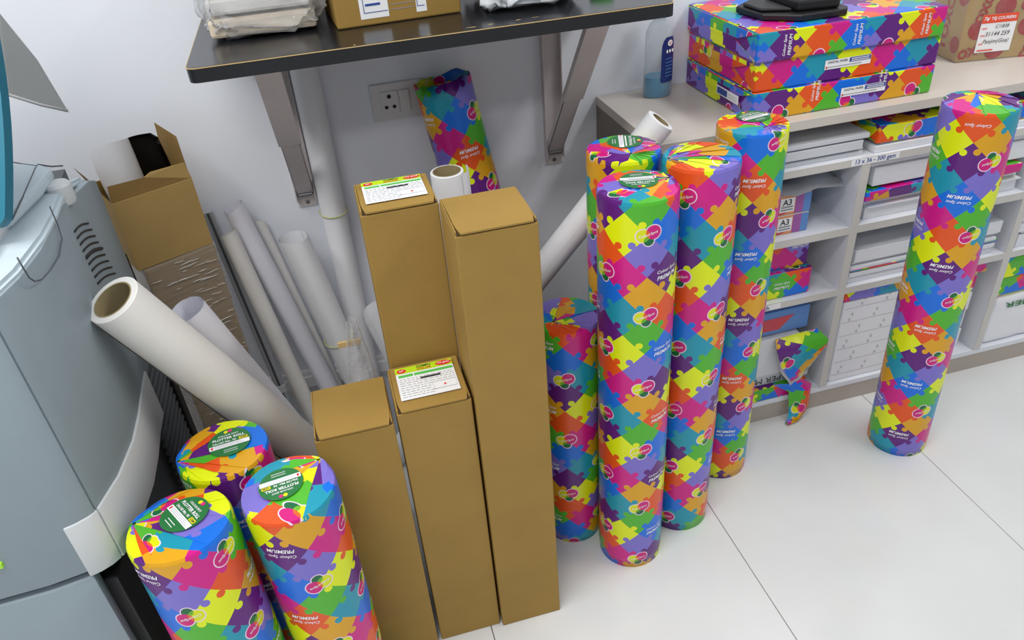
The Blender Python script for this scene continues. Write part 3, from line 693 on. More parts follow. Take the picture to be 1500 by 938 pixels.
def stack(label, x0, x1, y0, y1, z0, z1, n=4, seed=0, m='paper_edge', top='paper', rz=0, group='stacks of loose paper', colour=None, cat='paper stack'):
    rnd = random.Random(seed); cx, cy = (x0+x1)/2, (y0+y1)/2; w, d = (x1-x0)/2, (y1-y0)/2
    r = root('paper_stack', label, cat, (cx, cy, z0), rz, group)
    zs = [0]+sorted(rnd.uniform(.1, .9) for _ in range(n-1))+[1]
    for a, b in zip(zs, zs[1:]):
        if b-a < .03: continue
        dx, dy2 = rnd.uniform(-.010, .010), rnd.uniform(-.008, .006)
        o = box('sheaf', -w+dx+.01, w+dx-.01, -d+dy2+.008, d-.012+min(0, dy2), (z1-z0)*a, (z1-z0)*b-.0012, m, r, .0008, 1)
        o.data.materials.append(MATS[top])
        for pl in o.data.polygons:
            if pl.normal.z > .9: pl.material_index = 1
    if colour is not None:
        zc = (z1-z0)*colour; o = box('coloured_wrapper', -w+.004, w-.012, -d+.001, d-.02, zc, zc+.004, 'puzzle', r, 0); box_uv(o, (.1, .2))
    return r
def sheet(name, pts, m, parent, nu=1, thick=.0006):
    """pts grid [[Vector]]"""
    bm = bmesh.new(); G = [[bm.verts.new(p) for p in row] for row in pts]
    for i in range(len(G)-1):
        for k in range(len(G[0])-1): bm.faces.new((G[i][k], G[i][k+1], G[i+1][k+1], G[i+1][k]))
    bmesh.ops.solidify(bm, geom=bm.faces[:], thickness=thick); bmesh.ops.recalc_face_normals(bm, faces=bm.faces)
    return done(name, bm, m, parent, True)
YF = CF+.012; YB = WY-.02
# top row
stack('grey-white loose paper stack on the top shelf under the counter', .69, 1.185, YF, YB, .7505, .805, 5, 1, 'paper_grey', 'paper_grey')
ts = stack('thin stack of white sheets under the jigsaw ream on the top shelf', 1.20, 1.66, YF-.002, YB, .7505, .770, 3, 2)
ream('jigsaw wrapped ream on the top shelf just under the counter', 1.205, 1.64, YF+.002, YB-.02, .7705, .815, (.42, .03), .1, 0, 'jigsaw wrapped reams in the shelving', .004, seed=1)
stack('white sheets on the top shelf beyond the jigsaw ream', 1.68, 2.16, YF, YB, .7505, .825, 6, 3)
# bay 1 row 2: two boxed A3 reams
for k in range(2):
    z = .5725+.052*k
    b = root('paper_box', ('lower' if k == 0 else 'upper')+' small A3 paper box with pink, orange and blue print in the shelving', 'paper box', (.955, 1.58, z), 0, 'small A3 paper boxes')
    box('carton_body', -.135, .110, -.14, .15, 0, .050, 'white', b, .002)
    D = Decal((0, -.14, 0), (1, 0, 0), (0, 0, 1), .0004)
    D.rect(.02, .001, .109, .049, 'orange_pack', 1); D.ell(.03, .022, .03, .020, 'red_pack', 2); D.rect(.068, .001, .09, .049, 'purple_pack', 2); D.rect(.09, .001, .109, .049, 'blue_pack', 2)
    D.rect(.028, .008, .066, .044, 'white', 3); D.text('A3', .046, .033, .024, 'ink', 4, bold=.02)
    for g in range(2): D.rect(.031, .012+.007*g, .063, .016+.007*g, 'ink_grey', 4)
    D.build('printed_front', b)
    D = Decal((.110, 0, 0), (0, 1, 0), (0, 0, 1), .0004); D.rect(-.139, .001, .149, .049, 'blue_pack', 1); D.build('printed_side', b)
r = root('loose_sheet', 'curled pale grey sheet lying over the A3 paper boxes', 'paper sheet', (.955, 1.58, .6775))
So = Vector((.960, 1.58, .6725))
fr_ = [ony(1105, 300, 1.430), ony(1140, 289, 1.425), ony(1170, 290, 1.420), ony(1200, 278, 1.420), ony(1238, 275, 1.432)]
bk_ = [ony(1105, 281, 1.50), ony(1140, 272, 1.50), ony(1172, 264, 1.50), ony(1205, 257, 1.50), ony(1233, 262, 1.49)]
sheet('curled_paper', [[f_+(b_-f_)*t+Vector((0, 0, .006*math.sin(PI*t)))-So for t in (0, .25, .5, .75, 1)]+[Vector((b_.x, 1.70, max(b_.z-.01, .684)))-So] for f_, b_ in zip(fr_, bk_)], 'paper_grey', r)
# bay 1 row 3
ream('upper jigsaw ream of the pair behind the tall roll on the third shelf', .70, 1.085, YF+.02, YB-.03, .470, .541, (.25, .31), 0, 0, 'jigsaw wrapped reams in the shelving')
ream('lower jigsaw ream of the pair behind the tall roll on the third shelf', .70, 1.092, YF+.005, YB-.03, .3945, .4695, (.05, .17), 0, 0, 'jigsaw wrapped reams in the shelving')
# bay 1 row 4
pk = root('paper_packet', 'blue and pink paper packet on the bottom shelf above the torn ream', 'paper packet', (.93, 1.59, .2755), 0)
box('packet_body', -.22, .185, -.15, .15, 0, .070, 'blue_pack', pk, .003)
D = Decal((0, -.15, 0), (1, 0, 0), (0, 0, 1), .0006); D.poly([(-.2, .012), (.10, .012), (.14, .052), (-.2, .040)], 'red_pack'); D.rect(.0, .028, .05, .031, 'yellow', 2); D.build('printed_front', pk)
D = Decal((0, 0, .070), (1, 0, 0), (0, 1, 0), .0006); D.rect(-.21, -.147, .18, -.05, 'blue_pack', 1); D.build('printed_top', pk)
tr = root('torn_ream', 'torn open jigsaw wrapped ream with white paper showing and a hanging strip', 'paper ream', (.93, 1.58, .1455), 0)
box('paper_block', -.22, .160, -.150, .15, .0, .122, 'paper_edge', tr, .002)
o = box('wrapper_back', -.221, .215, -.02, .152, -.0, .1245, 'puzzle', tr, .002); box_uv(o, (.3, .1))
def puz_sheet(name, pts, parent, off=(0, 0), rot=0, sc=1):
    bm = bmesh.new(); uvl = bm.loops.layers.uv.new('UVMap'); n, m_ = len(pts), len(pts[0])
    G = [[bm.verts.new(p) for p in row] for row in pts]; acc = {}
    for i in range(n):
        for k in range(m_):
            du = sum((pts[0][q+1]-pts[0][q]).length for q in range(k)); dv = sum((pts[q+1][k]-pts[q][k]).length for q in range(i)); acc[G[i][k]] = (du, dv)
    for i in range(n-1):
        for k in range(m_-1):
            f = bm.faces.new((G[i][k], G[i][k+1], G[i+1][k+1], G[i+1][k]))
            for lp in f.loops:
                u, v = acc[lp.vert]; u *= sc; v *= sc; lp[uvl].uv = (off[0]+u*math.cos(rot)-v*math.sin(rot), off[1]+u*math.sin(rot)+v*math.cos(rot))
    return done(name, bm, 'puzzle', parent, True)
# flap of wrapper standing out to the front right
To = Vector((.93, 1.58, .1455))
ctl = [[(1136, 498, 1.428), (1166, 489, 1.424), (1197, 481, 1.424)], [(1138, 514, 1.405), (1176, 508, 1.385), (1216, 499, 1.395)], [(1143, 534, 1.400), (1163, 548, 1.388), (1184, 538, 1.398)]]
cp_ = [[ony(*q[:2], q[2])-To for q in rw] for rw in ctl]
def bez(p, t): return p[0]+(p[1]-p[0])*t*2 if t < .5 else p[1]+(p[2]-p[1])*(t-.5)*2
rows = [[bez([bez(rw, k/8) for rw in cp_], i/7) for k in range(9)] for i in range(9)]
puz_sheet('torn_flap', rows, tr, (-.052, .040), PI*.05)
sheet('flap_lining', [[p+Vector((.002, .004, -.004-.009*(i/8)-.005*abs(math.sin(4.3*k))*(i/8))) for k, p in enumerate(row)] for i, row in enumerate(rows)], 'white', tr)
sheet('curled_paper', [[Vector((-.20+.20*a/5+.01*math.sin(b), -.155-.035*math.sin(b/6*2.6), .125+.045*math.sin(b/6*2.4)*(.4+.6*a/5)-.02*b/6)) for b in range(7)] for a in range(6)], 'white', tr)
# strip hanging to the floor
cen = [ony(1150, 560, 1.408), ony(1172, 570, 1.400), ony(1170, 600, 1.392), ony(1160, 622, 1.385), ony(1147, 642, 1.380)]
wid = [.075, .070, .062, .040, .006]
rows = []
for c, w in zip(cen, wid):
    c = c-Vector((.93, 1.58, .1455)); c.z = max(c.z, -.142)
    rows.append([c+Vector((w*(s-.5)*1.0, -.012*math.sin(PI*s)+.004*math.sin(7*s), .008*s)) for s in (0, .25, .5, .75, 1)])
puz_sheet('hanging_strip', rows, tr, (.07, .26), .5)
sp_ = root('paper_packet', 'grey packet with large lettering squeezed under the torn ream', 'paper packet', (.93, 1.58, .1155), 0)
box('packet_body', -.22, .205, -.150, .15, 0, .0295, 'paper_grey', sp_, .002)
D = Decal((0, -.150, 0), (1, 0, 0), (0, 0, 1), .0006); D.text('PAPER MAGIC', .065, .015, .18, 'ink', 2, hmax=.018, rot=PI); D.build('printed_front', sp_)
ream('jigsaw ream lying lowest in the bay behind the upright cluster', .70, 1.125, YF-.010, YB-.03, .0725, .115, (.48, .27), .3, 0, 'jigsaw wrapped reams in the shelving')
# bay 2
stack('lowest white stack under the crumpled jigsaw packet', 1.198, 1.655, YF, YB, .5725, .628, 4, 5)
cr = ream('crumpled jigsaw wrapped packet between two white paper stacks', 1.200, 1.64, YF-.006, YB-.03, .6285, .655, (.2, .5), .4, 0, 'jigsaw wrapped reams in the shelving', .007, seed=4)
stack('tall white stack lying on the crumpled jigsaw packet', 1.206, 1.655, YF-.002, YB, .664, .728, 3, 6)
stack('white paper stack with a streak of coloured wrapper on the third shelf', 1.20, 1.655, YF-.002, YB, .3945, .490, 7, 7, top='paper_grey', colour=.38)
wr = root('wrapped_bundle', 'white wrapped paper bundle with faint scribble print on the bottom shelf', 'paper bundle', (1.42, 1.59, .0725), 0)
box('bundle_body', -.215, .115, -.165, .15, 0, .265, 'paper', wr, .005)
D = Decal((0, -.165, 0), (1, 0, 0), (0, 0, 1), .0006); rnd = random.Random(8)
for g in range(6):
    D.rect(-.212, .022+.044*g, .112, .0228+.044*g, 'ink_grey', 1)
    for q in range(5):
        X = -.19+.075*q+(.03 if g % 2 else 0); 
        if X < .09: D.text('RK', X, .030+.044*g, .010, 'ink_grey', 1, rot=-PI/2+.2); D.text('KR', X+.006, .046+.044*g, .010, 'ink_grey', 1, rot=-PI/2+.2)
D.build('scribble_print', wr)
ream('jigsaw wrapped ream with curled white sheet on top of the white bundle', 1.20, 1.64, YF+.0, YB-.03, .3385, .372, (.33, .4), .2, 0, 'jigsaw wrapped reams in the shelving', .004, seed=6)
bp_ = root('wrapped_bundle', 'white packets with pink label beside the scribble-printed bundle', 'paper bundle', (1.60, 1.60, .0725), 0)
for k in range(4): box('packet', -.055, .045, -.15+.004*(k % 2), .14, .062*k, .062*k+.060, 'white', bp_, .003)
D = Decal((0, -.15, 0), (1, 0, 0), (0, 0, 1), .001); D.rect(-.01, .20, .04, .24, 'pink', 1); D.rect(-.05, .20, -.01, .24, 'purple_pack', 1); D.build('printed_front', bp_)
# bay 3
stack('white stack on the second shelf of the bay past the lone roll', 1.70, 2.15, YF, YB, .5725, .640, 4, 9)
ream('jigsaw ream on the second shelf of the bay past the lone roll', 1.70, 2.15, YF, YB-.03, .6405, .668, (.6, .1), .3, 0, 'jigsaw wrapped reams in the shelving', .003)
stack('upper white stack on the second shelf of the bay past the lone roll', 1.70, 2.15, YF, YB, .6685, .728, 4, 10)
stack('white paper stack on the third shelf of the bay past the lone roll', 1.70, 2.15, YF, YB, .3945, .480, 6, 11, top='paper_grey')
ream('pink and blue jigsaw ream on the bottom shelf past the lone roll', 1.70, 2.15, YF, YB-.03, .300, .366, (.1, .45), .2, 0, 'jigsaw wrapped reams in the shelving', .003)
ream('second jigsaw ream under the pink and blue one past the lone roll', 1.705, 2.15, YF+.004, YB-.03, .240, .2995, (.5, .33), .2, 0, 'jigsaw wrapped reams in the shelving', .003)
w2 = root('wrapped_bundle', 'white wrapped bundle with green lettering at the bottom past the lone roll', 'paper bundle', (1.93, 1.59, .0725), 0)
D = Decal((0, -.165, 0), (1, 0, 0), (0, 0, 1), .0008); D.text('COPIER', -.10, .128, .17, 'sticker_green', 1, bold=.02, hmax=.018, rot=PI); D.build('printed_front', w2)

bm = bmesh.new(); bm_box(bm, -.22, .21, -.163, .15, 0, .160, .012, 3); bmesh.ops.subdivide_edges(bm, edges=[e for e in bm.edges if e.calc_length() > .05], cuts=10, use_grid_fill=True)
for v in bm.verts: v.co += noise.noise_vector(v.co*22)*.004; v.co.z = max(.0, v.co.z); v.co.y = max(v.co.y, -.1648)
done('bundle_body', bm, 'paper', w2, True)
# ------------------------------------------------------------------ on the counter: bottle, courier parcel
bt = root('bottle', 'clear plastic bottle with blue liquid and dark cap on the counter', 'bottle', (.785, 1.712, CT+.0005), .1)
lathe('bottle_shell', [(0, 0), (.034, 0), (.0365, .006), (.036, .05), (.034, .09), (.0335, .12), (.033, .15), (.024, .168), (.014, .178), (.014, .186)], 'clear_bottle', bt, 32, squash=.72)
lathe('liquid', [(0, .001), (.033, .001), (.0350, .007), (.0345, .048), (0, .0485)], 'liquid', bt, 32, squash=.72)
lathe('cap', [(0, .182), (.020, .182), (.0205, .186), (.0195, .209), (.017, .212), (0, .213)], 'black', bt, 28, squash=.85)
bm = bmesh.new(); pr = []
for z, hw in ((.036, .55), (.040, .62), (.09, .62), (.12, .60), (.132, .50), (.140, .30)):
    pr.append([bm.verts.new((.0368*math.cos(-1.15+hw*s), .0368*.735*math.sin(-1.15+hw*s), z)) for s in (-1, -.6, -.2, .2, .6, 1)])
for a, b in zip(pr, pr[1:]):
    for k in range(5): bm.faces.new((a[k], a[k+1], b[k+1], b[k]))
lb = done('bottle_label', bm, 'bottle_label', bt, True); tag(lb, 'dark blue bottle label')
ang = -1.15; D = Decal((.0372*math.cos(ang), .0372*.74*math.sin(ang), 0), (-math.sin(ang), math.cos(ang)*.74, 0), (0, 0, 1), .0004)
D.ell(0, .126, .008, .007, 'white', 1); D.text('U', 0, .126, .006, 'red', 2, bold=.03)
for q in (-1, 0, 1): D.ell(q*.009, .108, .003, .004, 'ink_white', 1)
for q in range(6): D.rect(-.013, .050+.008*q, .012-.002*(q % 3), .0515+.008*q, 'blue_pack', 1)
D.build('label_print', lb)

pc = root('parcel', 'brown courier parcel with red printed tape and white address label on the counter', 'parcel', (1.532, 1.600, CT+.0005), -.16)
box('box_body', 0, .42, 0, .135, 0, .20, 'card_light', pc, .003)
D = Decal((0, 0, 0), (1, 0, 0), (0, 0, 1), .0008)
rnd = random.Random(5)
for gx in range(6):
    for gz in range(4):
        X, Z = .035+.07*gx+rnd.uniform(-.01, .01), .025+.05*gz
        D.lay = 1
        if (gx+gz) % 2: D.ell(X, Z, .026, .023, 'ink_red')
        else: D.text(rnd.choice(['XOX', 'TOX', 'OXO']), X, Z, .072, 'ink_red', 2, bold=.045, rot=rnd.choice([0, .25, 1.3]))
D.o = D.o+Vector((-.032, 0, 0))
D.rect(.075, .02, .165, .11, 'white', 3); D.rect(.075, .09, .165, .11, 'orange_red', 4); D.text('TEJ COURIERS', .128, .0995, .062, 'ink_white', 5, bold=.02); D.text('Tej', .086, .1, .014, 'ink_white', 5, shear=.4, bold=.03)
D.text('C/1838', .130, .081, .034, 'ink', 5, shear=.2); D.text('31144 259', .122, .064, .062, 'ink', 5, shear=.2); D.text('Panjim(Goa)', .122, .045, .066, 'ink', 5, shear=.3)
D.rect(.079, .077, .092, .079, 'orange_red', 5); D.rect(.079, .060, .090, .062, 'orange_red', 5); D.rect(.079, .040, .090, .042, 'orange_red', 5); D.rect(.080, .024, .120, .027, 'orange_red', 5)
D.o = D.o+Vector((.032, 0, 0))
D.rect(.205, .06, .30, .15, 'white', 3)
D.build('printed_front', pc)
D = Decal((0, .0675, 0), (0, -1, 0), (0, 0, 1), .0008); D.text('TOXOX', 0, .10, .17, 'ink_red', 1, bold=.04, rot=PI/2, hmax=.03); D.ell(.05, .04, .018, .02, 'ink_red', 1); D.ell(.045, .15, .02, .02, 'ink_red', 1); D.build('printed_side', pc)
box('tape_film', -.001, .421, -.0022, .1365, .001, .2015, 'tape_clear', pc, .001)

# ------------------------------------------------------------------ things on the wall shelf
ST = SZ+.0005
def blob(name, m, parent, sx, sy, sz, amp, freq, seed, sub=5, taper=0, power=.5):
    bm = bmesh.new(); bmesh.ops.create_icosphere(bm, subdivisions=sub, radius=1)
    for v in bm.verts:
        c = v.co.normalized(); q = Vector((math.copysign(abs(c.x)**power, c.x), math.copysign(abs(c.y)**power, c.y), math.copysign(abs(c.z)**power, c.z)))
        n = noise.noise_vector(c*freq+Vector((seed*9, 0, 0))); ridge = abs(noise.noise(c*freq*1.7+Vector((0, seed*5, 0))))
        q = Vector((q.x*sx*(1-taper*q.z), q.y*sy*(1-taper*q.z), q.z*sz))+Vector((n.x, n.y, n.z))*amp-c*ridge*amp*1.4
        v.co = q+Vector((0, 0, sz)); v.co.z = max(0, v.co.z)
    return done(name, bm, m, parent, True)
bd = root('plastic_wrapped_bundle', 'cream paper bundle wrapped in crumpled clear plastic on the wall shelf', 'bundle', (-.074, 1.632, ST))
for k in range(4):
    o = box('slab', -.098+.004*(k % 2), .092-.006*(k % 3), -.102+.003*(k % 2), .09, .006+.038*k, .006+.038*k+.032-.004*(k % 2), 'cream' if k % 2 == 0 else 'paper_warm', bd, .006)
blob('plastic_wrap', 'clear_plastic', bd, .110, .122, .100, .014, 3.6, 2, 5, .02, .36)
sc = root('carton', 'small brown carton with blue printed white labels on the wall shelf', 'carton', (.17, 1.512, ST), .06)
box('body', -.118, .118, 0, .20, 0, .13, 'card', sc, .003)
D = Decal((0, 0, 0), (1, 0, 0), (0, 0, 1), .0006)
for X0, X1 in ((-.073, -.020), (.032, .052)):
    D.rect(X0, .012, X1, .125, 'white', 1)
for X0, X1, q in ((-.066, -.022, 1), (.034, .048, 1)):
    for zz in (.022, .050, .082): D.rect(X0, zz, X1, zz+.0012, 'ink_blue', 2)
    D.rect(X0, .022, X0+.0012, .082, 'ink_blue', 2)
D.rect(-.062, .062, -.044, .066, 'ink_blue', 2); D.rect(-.062, .034, -.034, .038, 'ink_blue', 2)
for g in range(5): D.rect(-.016, .022+.009*g, .028, .0232+.009*g, 'ink_grey', 1)
D.build('labels', sc)
box('tape', -.1185, .1185, -.0008, .2008, .060, .072, 'film', sc, 0)
wbag = root('plastic_bag', 'white crumpled plastic bag slumped on the wall shelf', 'bag', (.415, 1.565, ST))
blob('bag_body', 'bag_white', wbag, .105, .125, .085, .018, 2.6, 5, 5, .1, .5)
gp = root('tape_roll', 'small green item at the end of the wall shelf', 'tape', (.575, 1.53, ST))
lathe('roll', [(.012, 0), (.024, 0), (.0245, .001), (.0245, .017), (.024, .018), (.012, .018), (.012, 0)], 'green_bar', gp, 28)

# ------------------------------------------------------------------ cartons by the machine
th = math.radians(26.7)
fc = root('wrapped_carton', 'tall brown carton wrapped in shiny stretch film between machine and wall', 'carton', (-.418, 1.505, 0), th)
box('body', 0, .150, 0, .150, 0, .748, 'card', fc, .004)
bm = bmesh.new()
for x0_, x1_, y0_, y1_ in ((-.003, .153, -.003, .153),):
    bm_box(bm, x0_, x1_, y0_, y1_, .004, .7495, .004, 2)
bmesh.ops.subdivide_edges(bm, edges=[e for e in bm.edges if e.calc_length() > .05], cuts=18, use_grid_fill=True)
for v in bm.verts: v.co += noise.noise_vector(Vector((v.co.x*14, v.co.y*14, v.co.z*70)))*.0022
done('stretch_film', bm, 'film', fc, True)
bm = bmesh.new(); rnd = random.Random(12)  # film wrinkles as whitish ridges, glints put into their colour and shape
for q in range(120):
    zc, xc, L = rnd.uniform(.12, .742), rnd.gauss(.095, .035), rnd.uniform(.008, .05); xa, xb = max(.004, xc-L/2), min(.146, xc+L/2)
    if xb-xa < .004: continue
    sl = rnd.uniform(-.12, .05); rr = rnd.uniform(.0004, .0011); pts = []
    for k in range(6):
        t = k/5; e = math.sin(PI*t)**.5*rr+.0001
        pts.append([bm.verts.new((xa+(xb-xa)*t, -.0052-e*cq, zc+sl*(xb-xa)*t+.0006*math.sin(9*t+q)+e*sq)) for cq, sq in ((-.3, 1.), (1., .6), (1., -.6), (-.3, -1.))])
    for a, b in zip(pts, pts[1:]):
        for k in range(3): bm.faces.new((a[k], a[k+1], b[k+1], b[k]))
bmesh.ops.recalc_face_normals(bm, faces=bm.faces)
tag(done('film_wrinkle_glints', bm, 'wrinkle_glint', fc, True), kind='stuff')
oc = root('open_carton', 'open brown carton holding a white roll, set on the film wrapped carton', 'carton', (-.427, 1.500, .7505), th)
t_ = .003; W_, D_, H_ = .158, .150, .148
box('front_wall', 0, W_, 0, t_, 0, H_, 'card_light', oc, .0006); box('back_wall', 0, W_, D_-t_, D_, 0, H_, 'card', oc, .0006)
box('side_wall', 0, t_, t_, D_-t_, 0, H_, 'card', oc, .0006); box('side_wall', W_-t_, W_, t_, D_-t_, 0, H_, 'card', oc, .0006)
box('carton_floor', t_, W_-t_, t_, D_-t_, 0, .004, 'card', oc, 0)
def flap(name, pts, m):
    bm = bmesh.new(); f = bm.faces.new([bm.verts.new(p) for p in pts]); bmesh.ops.solidify(bm, geom=[f], thickness=.003); bmesh.ops.recalc_face_normals(bm, faces=bm.faces); return done(name, bm, m, oc)
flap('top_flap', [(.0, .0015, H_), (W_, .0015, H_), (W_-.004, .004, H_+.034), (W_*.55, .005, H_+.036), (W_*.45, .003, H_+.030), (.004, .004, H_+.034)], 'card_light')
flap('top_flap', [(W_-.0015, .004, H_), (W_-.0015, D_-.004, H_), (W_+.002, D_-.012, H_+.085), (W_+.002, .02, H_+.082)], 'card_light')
flap('top_flap', [(.0015, .004, H_), (.0015, D_-.004, H_), (-.016, D_-.01, H_+.045), (-.018, .01, H_+.05)], 'card')
cw = Matrix.Translation((-.427, 1.500, .7505)) @ Matrix.Rotation(th, 4, 'Z')
P1 = ony(157, 212, 1.630); P0 = cw @ Vector((.058, .085, .036))
paper_roll('white paper roll standing in the open brown carton', P0, P1, .040, 'paper', turns=2.2, seed=9)
bk = root('black_sheet', 'curved black plastic sheet sticking out of the open carton', 'plastic sheet', cw @ Vector((.078, .10, .012)), th)
sheet('curved_panel', [[Vector((.012+.062*a/6-.010*(z_ > .2)+.006*math.sin(z_*18), .012*math.sin(PI*a/6)+.03*z_, z_)) for a in range(7)] for z_ in (0, .06, .11, .14, .17, .185, .2, .212)], 'black', bk, thick=.0015)
al = root('aluminium_profile', 'grey aluminium banner-stand profile leaning between film wrapped carton and white rolls', 'profile')
P1 = ony(304, 310, 1.735); P0 = axis_bottom(P1, (304, 310), (398, 535), 1.66, .0)
al.location = P0; q = Vector((0, 0, 1)).rotation_difference((P1-P0).normalized()); al.rotation_euler = q.to_euler(); hl = (P1-P0).length
box('channel', -.012, .012, -.008, .008, .002, hl, 'alu', al, .003); box('joint_cap', -.014, .014, -.010, .010, hl*.33, hl*.36, 'mach_light', al, .002)
box('groove', -.003, .003, -.0087, -.0070, .02, hl-.002, 'mach_dark', al, 0)
# clear bag with a tan strip
cp = root('clear_plastic_bag', 'small crumpled clear plastic bag tucked behind the short cartons', 'bag', (-.045, 1.245, .0))
bm = bmesh.new(); nS = 18
G = []
for i in range(10):
    t = i/9; row = []
    for k in range(nS):
        a = 2*PI*k/nS; w = .038*(1-.75*max(0, (t-.6)/.4)**1.5); row.append(bm.verts.new((w*math.cos(a)*(1+.18*noise.noise((k*.9, t*4, 0)))+.012*t, .020*math.sin(a)*(1-.5*t)+.012*noise.noise((k*.7, t*5, 2)), .70*t)))
    G.append(row)
for a, b in zip(G, G[1:]):
    for k in range(nS): bm.faces.new((a[k], a[(k+1) % nS], b[(k+1) % nS], b[k]))
done('bag_film', bm, 'clear_plastic', cp, True)
box('tan_card', -.022, .022, -.003, .003, .642, .654, 'tan', cp, .001)

# ------------------------------------------------------------------ multifunction printer
mc = root('office_printer', 'large blue-grey office printer with teal rimmed touch panel and side vents', 'printer', (-.75, 1.16, 0))
O = Vector((-.75, 1.16, 0))
side = [(-.430, .904), (-.412, .97), (-.403, 1.05), (-.404, 1.12), (-.409, 1.20), (-.414, 1.30), (-.419, 1.40), (-.424, 1.452)]
front = [(-.430, .900), (-.440, .892), (-.455, .884), (-.475, .878), (-.52, .870), (-.60, .866), (-.80, .862), (-1.05, .862)]
def plan(pts): return [(x+.75, y-1.16) for x, y in pts]
def wallstrip(name, pts, z0, z1, m, thick=.02, off=0, zf=None, bev=.003):
    """vertical skin following plan points (outward = +normal), top/bottom may vary"""
    P = [Vector((x, y, 0)) for x, y in plan(pts)]; bm = bmesh.new(); n = len(P); A = []
    for i in range(n):
        t = (P[min(i+1, n-1)]-P[max(i-1, 0)]).normalized(); nn = Vector((t.y, -t.x, 0))
        if nn.dot(Vector((1, -1, 0))) < 0: nn = -nn
        a, b = (zf(i/(n-1)) if zf else (z0, z1))
        o_, i_ = P[i]+nn*off, P[i]+nn*(off-thick)
        A.append([bm.verts.new((o_.x, o_.y, a)), bm.verts.new((o_.x, o_.y, b)), bm.verts.new((i_.x, i_.y, b)), bm.verts.new((i_.x, i_.y, a))])
    for i in range(n-1):
        for k in range(4): bm.faces.new((A[i][k], A[i][(k+1) % 4], A[i+1][(k+1) % 4], A[i+1][k]))
    bm.faces.new(A[0]); bm.faces.new(list(reversed(A[-1]))); bmesh.ops.recalc_face_normals(bm, faces=bm.faces)
    if bev: bmesh.ops.bevel(bm, geom=[e for e in bm.edges if len(e.link_faces) == 2 and e.calc_face_angle(0) > 1.0], offset=bev, segments=2, affect='EDGES', profile=.5)
    o = done(name, bm, m, mc, True); sharp(o, .7); return o
def dense(pts, n=4):
    out = []
    for a, b in zip(pts, pts[1:]): out += [(a[0]+(b[0]-a[0])*k/n, a[1]+(b[1]-a[1])*k/n) for k in range(n)]
    return out+[pts[-1]]
sc_ = wallstrip('side_cover', dense(side, 3), .655, 1.028, 'mach', .03, zf=lambda t: (.655, 1.028-.060*max(0, (t-.55)/.45)))
wallstrip('front_door', front, .590, 1.030, 'mach', .03)
wallstrip('lower_door', [(-.466, .880)]+front[4:], .06, .578, 'mach', .03)
prism('inner_body', plan([(-.462, .93), (-.44, 1.05), (-.445, 1.25), (-.462, 1.44), (-1.05, 1.44), (-1.05, .93)]), .655, 1.0, 'z', 'mach_dark', mc)
prism('lower_body', plan([(-.500, .915), (-.485, 1.10), (-.452, 1.27), (-.446, 1.46), (-1.05, 1.46), (-1.05, .915)]), .05, .655, 'z', 'mach_dark', mc)
prism('base_frame', plan([(-.470, .90), (-.468, 1.15), (-.462, 1.30), (-.455, 1.452), (-1.05, 1.452), (-1.05, .90)]), .0, .05, 'z', 'mach_black', mc, .003)
box('black_post', .262, .300, -.255, -.12, .05, .540, 'mach_black', mc, .004)
box('black_post', .268, .318, .300, .330, .05, .80, 'mach_black', mc, .003)
wallstrip('side_trim', [(-.430, .905), (-.412, .97), (-.403, 1.05), (-.404, 1.12), (-.409, 1.19), (-.412, 1.255)], 0, 0, 'mach_light', .012, .004, zf=lambda t: (.580-.01*t+.02*t*(1-t), .684-.012*t), bev=.002)
wallstrip('trim_corner', [(-.470, .880), (-.455, .885), (-.441, .893), (-.4305, .9035)], .582, .684, 'mach_light', .010, .004, bev=.002)
# top deck
tp = plan([(-.434, .905), (-.414, .98), (-.404, 1.08), (-.404, 1.15), (-.410, 1.235), (-.420, 1.30), (-.432, 1.38), (-.44, 1.448), (-1.05, 1.448), (-1.05, .868), (-.60, .872), (-.49, .882)])
bm = bmesh.new()
def tz(y): return 1.036 if y < .09 else 1.036-(y-.09)/.20*.058
Av = [bm.verts.new((x, y, tz(y))) for x, y in tp]; Bv = [bm.verts.new((x, y, tz(y)-.014)) for x, y in tp]; n = len(tp)
bm.faces.new(Bv)
inner = [bm.verts.new((x*.9-.02, y*.9, tz(y)+.004)) for x, y in tp]
bm.faces.new(inner)
for i in range(n): bm.faces.new((Av[i], Av[(i+1) % n], Bv[(i+1) % n], Bv[i])); bm.faces.new((Av[i], Av[(i+1) % n], inner[(i+1) % n], inner[i]))
bmesh.ops.recalc_face_normals(bm, faces=bm.faces); bmesh.ops.bevel(bm, geom=[e for e in bm.edges if e.calc_length() > .001 and len(e.link_faces) == 2 and e.calc_face_angle(0) > 1.0], offset=.005, segments=2, affect='EDGES')
done('top_deck', bm, 'mach_top', mc)
# hinge knob at the deck's rear corner, raised scanner lid
o = lathe('hinge_knob', [(0, 0), (.018, 0), (.020, .004), (.020, .030), (.017, .034), (0, .035)], 'mach_light', mc, 24); o.location = (.33, .085, 1.012)
prism('scanner_lid', plan([(-.445, 1.10), (-.428, 1.20), (-.425, 1.27), (-.455, 1.315), (-1.05, 1.33), (-1.05, .98), (-.56, .98)]), 1.043, 1.062, 'z', 'mach_top', mc, .006)
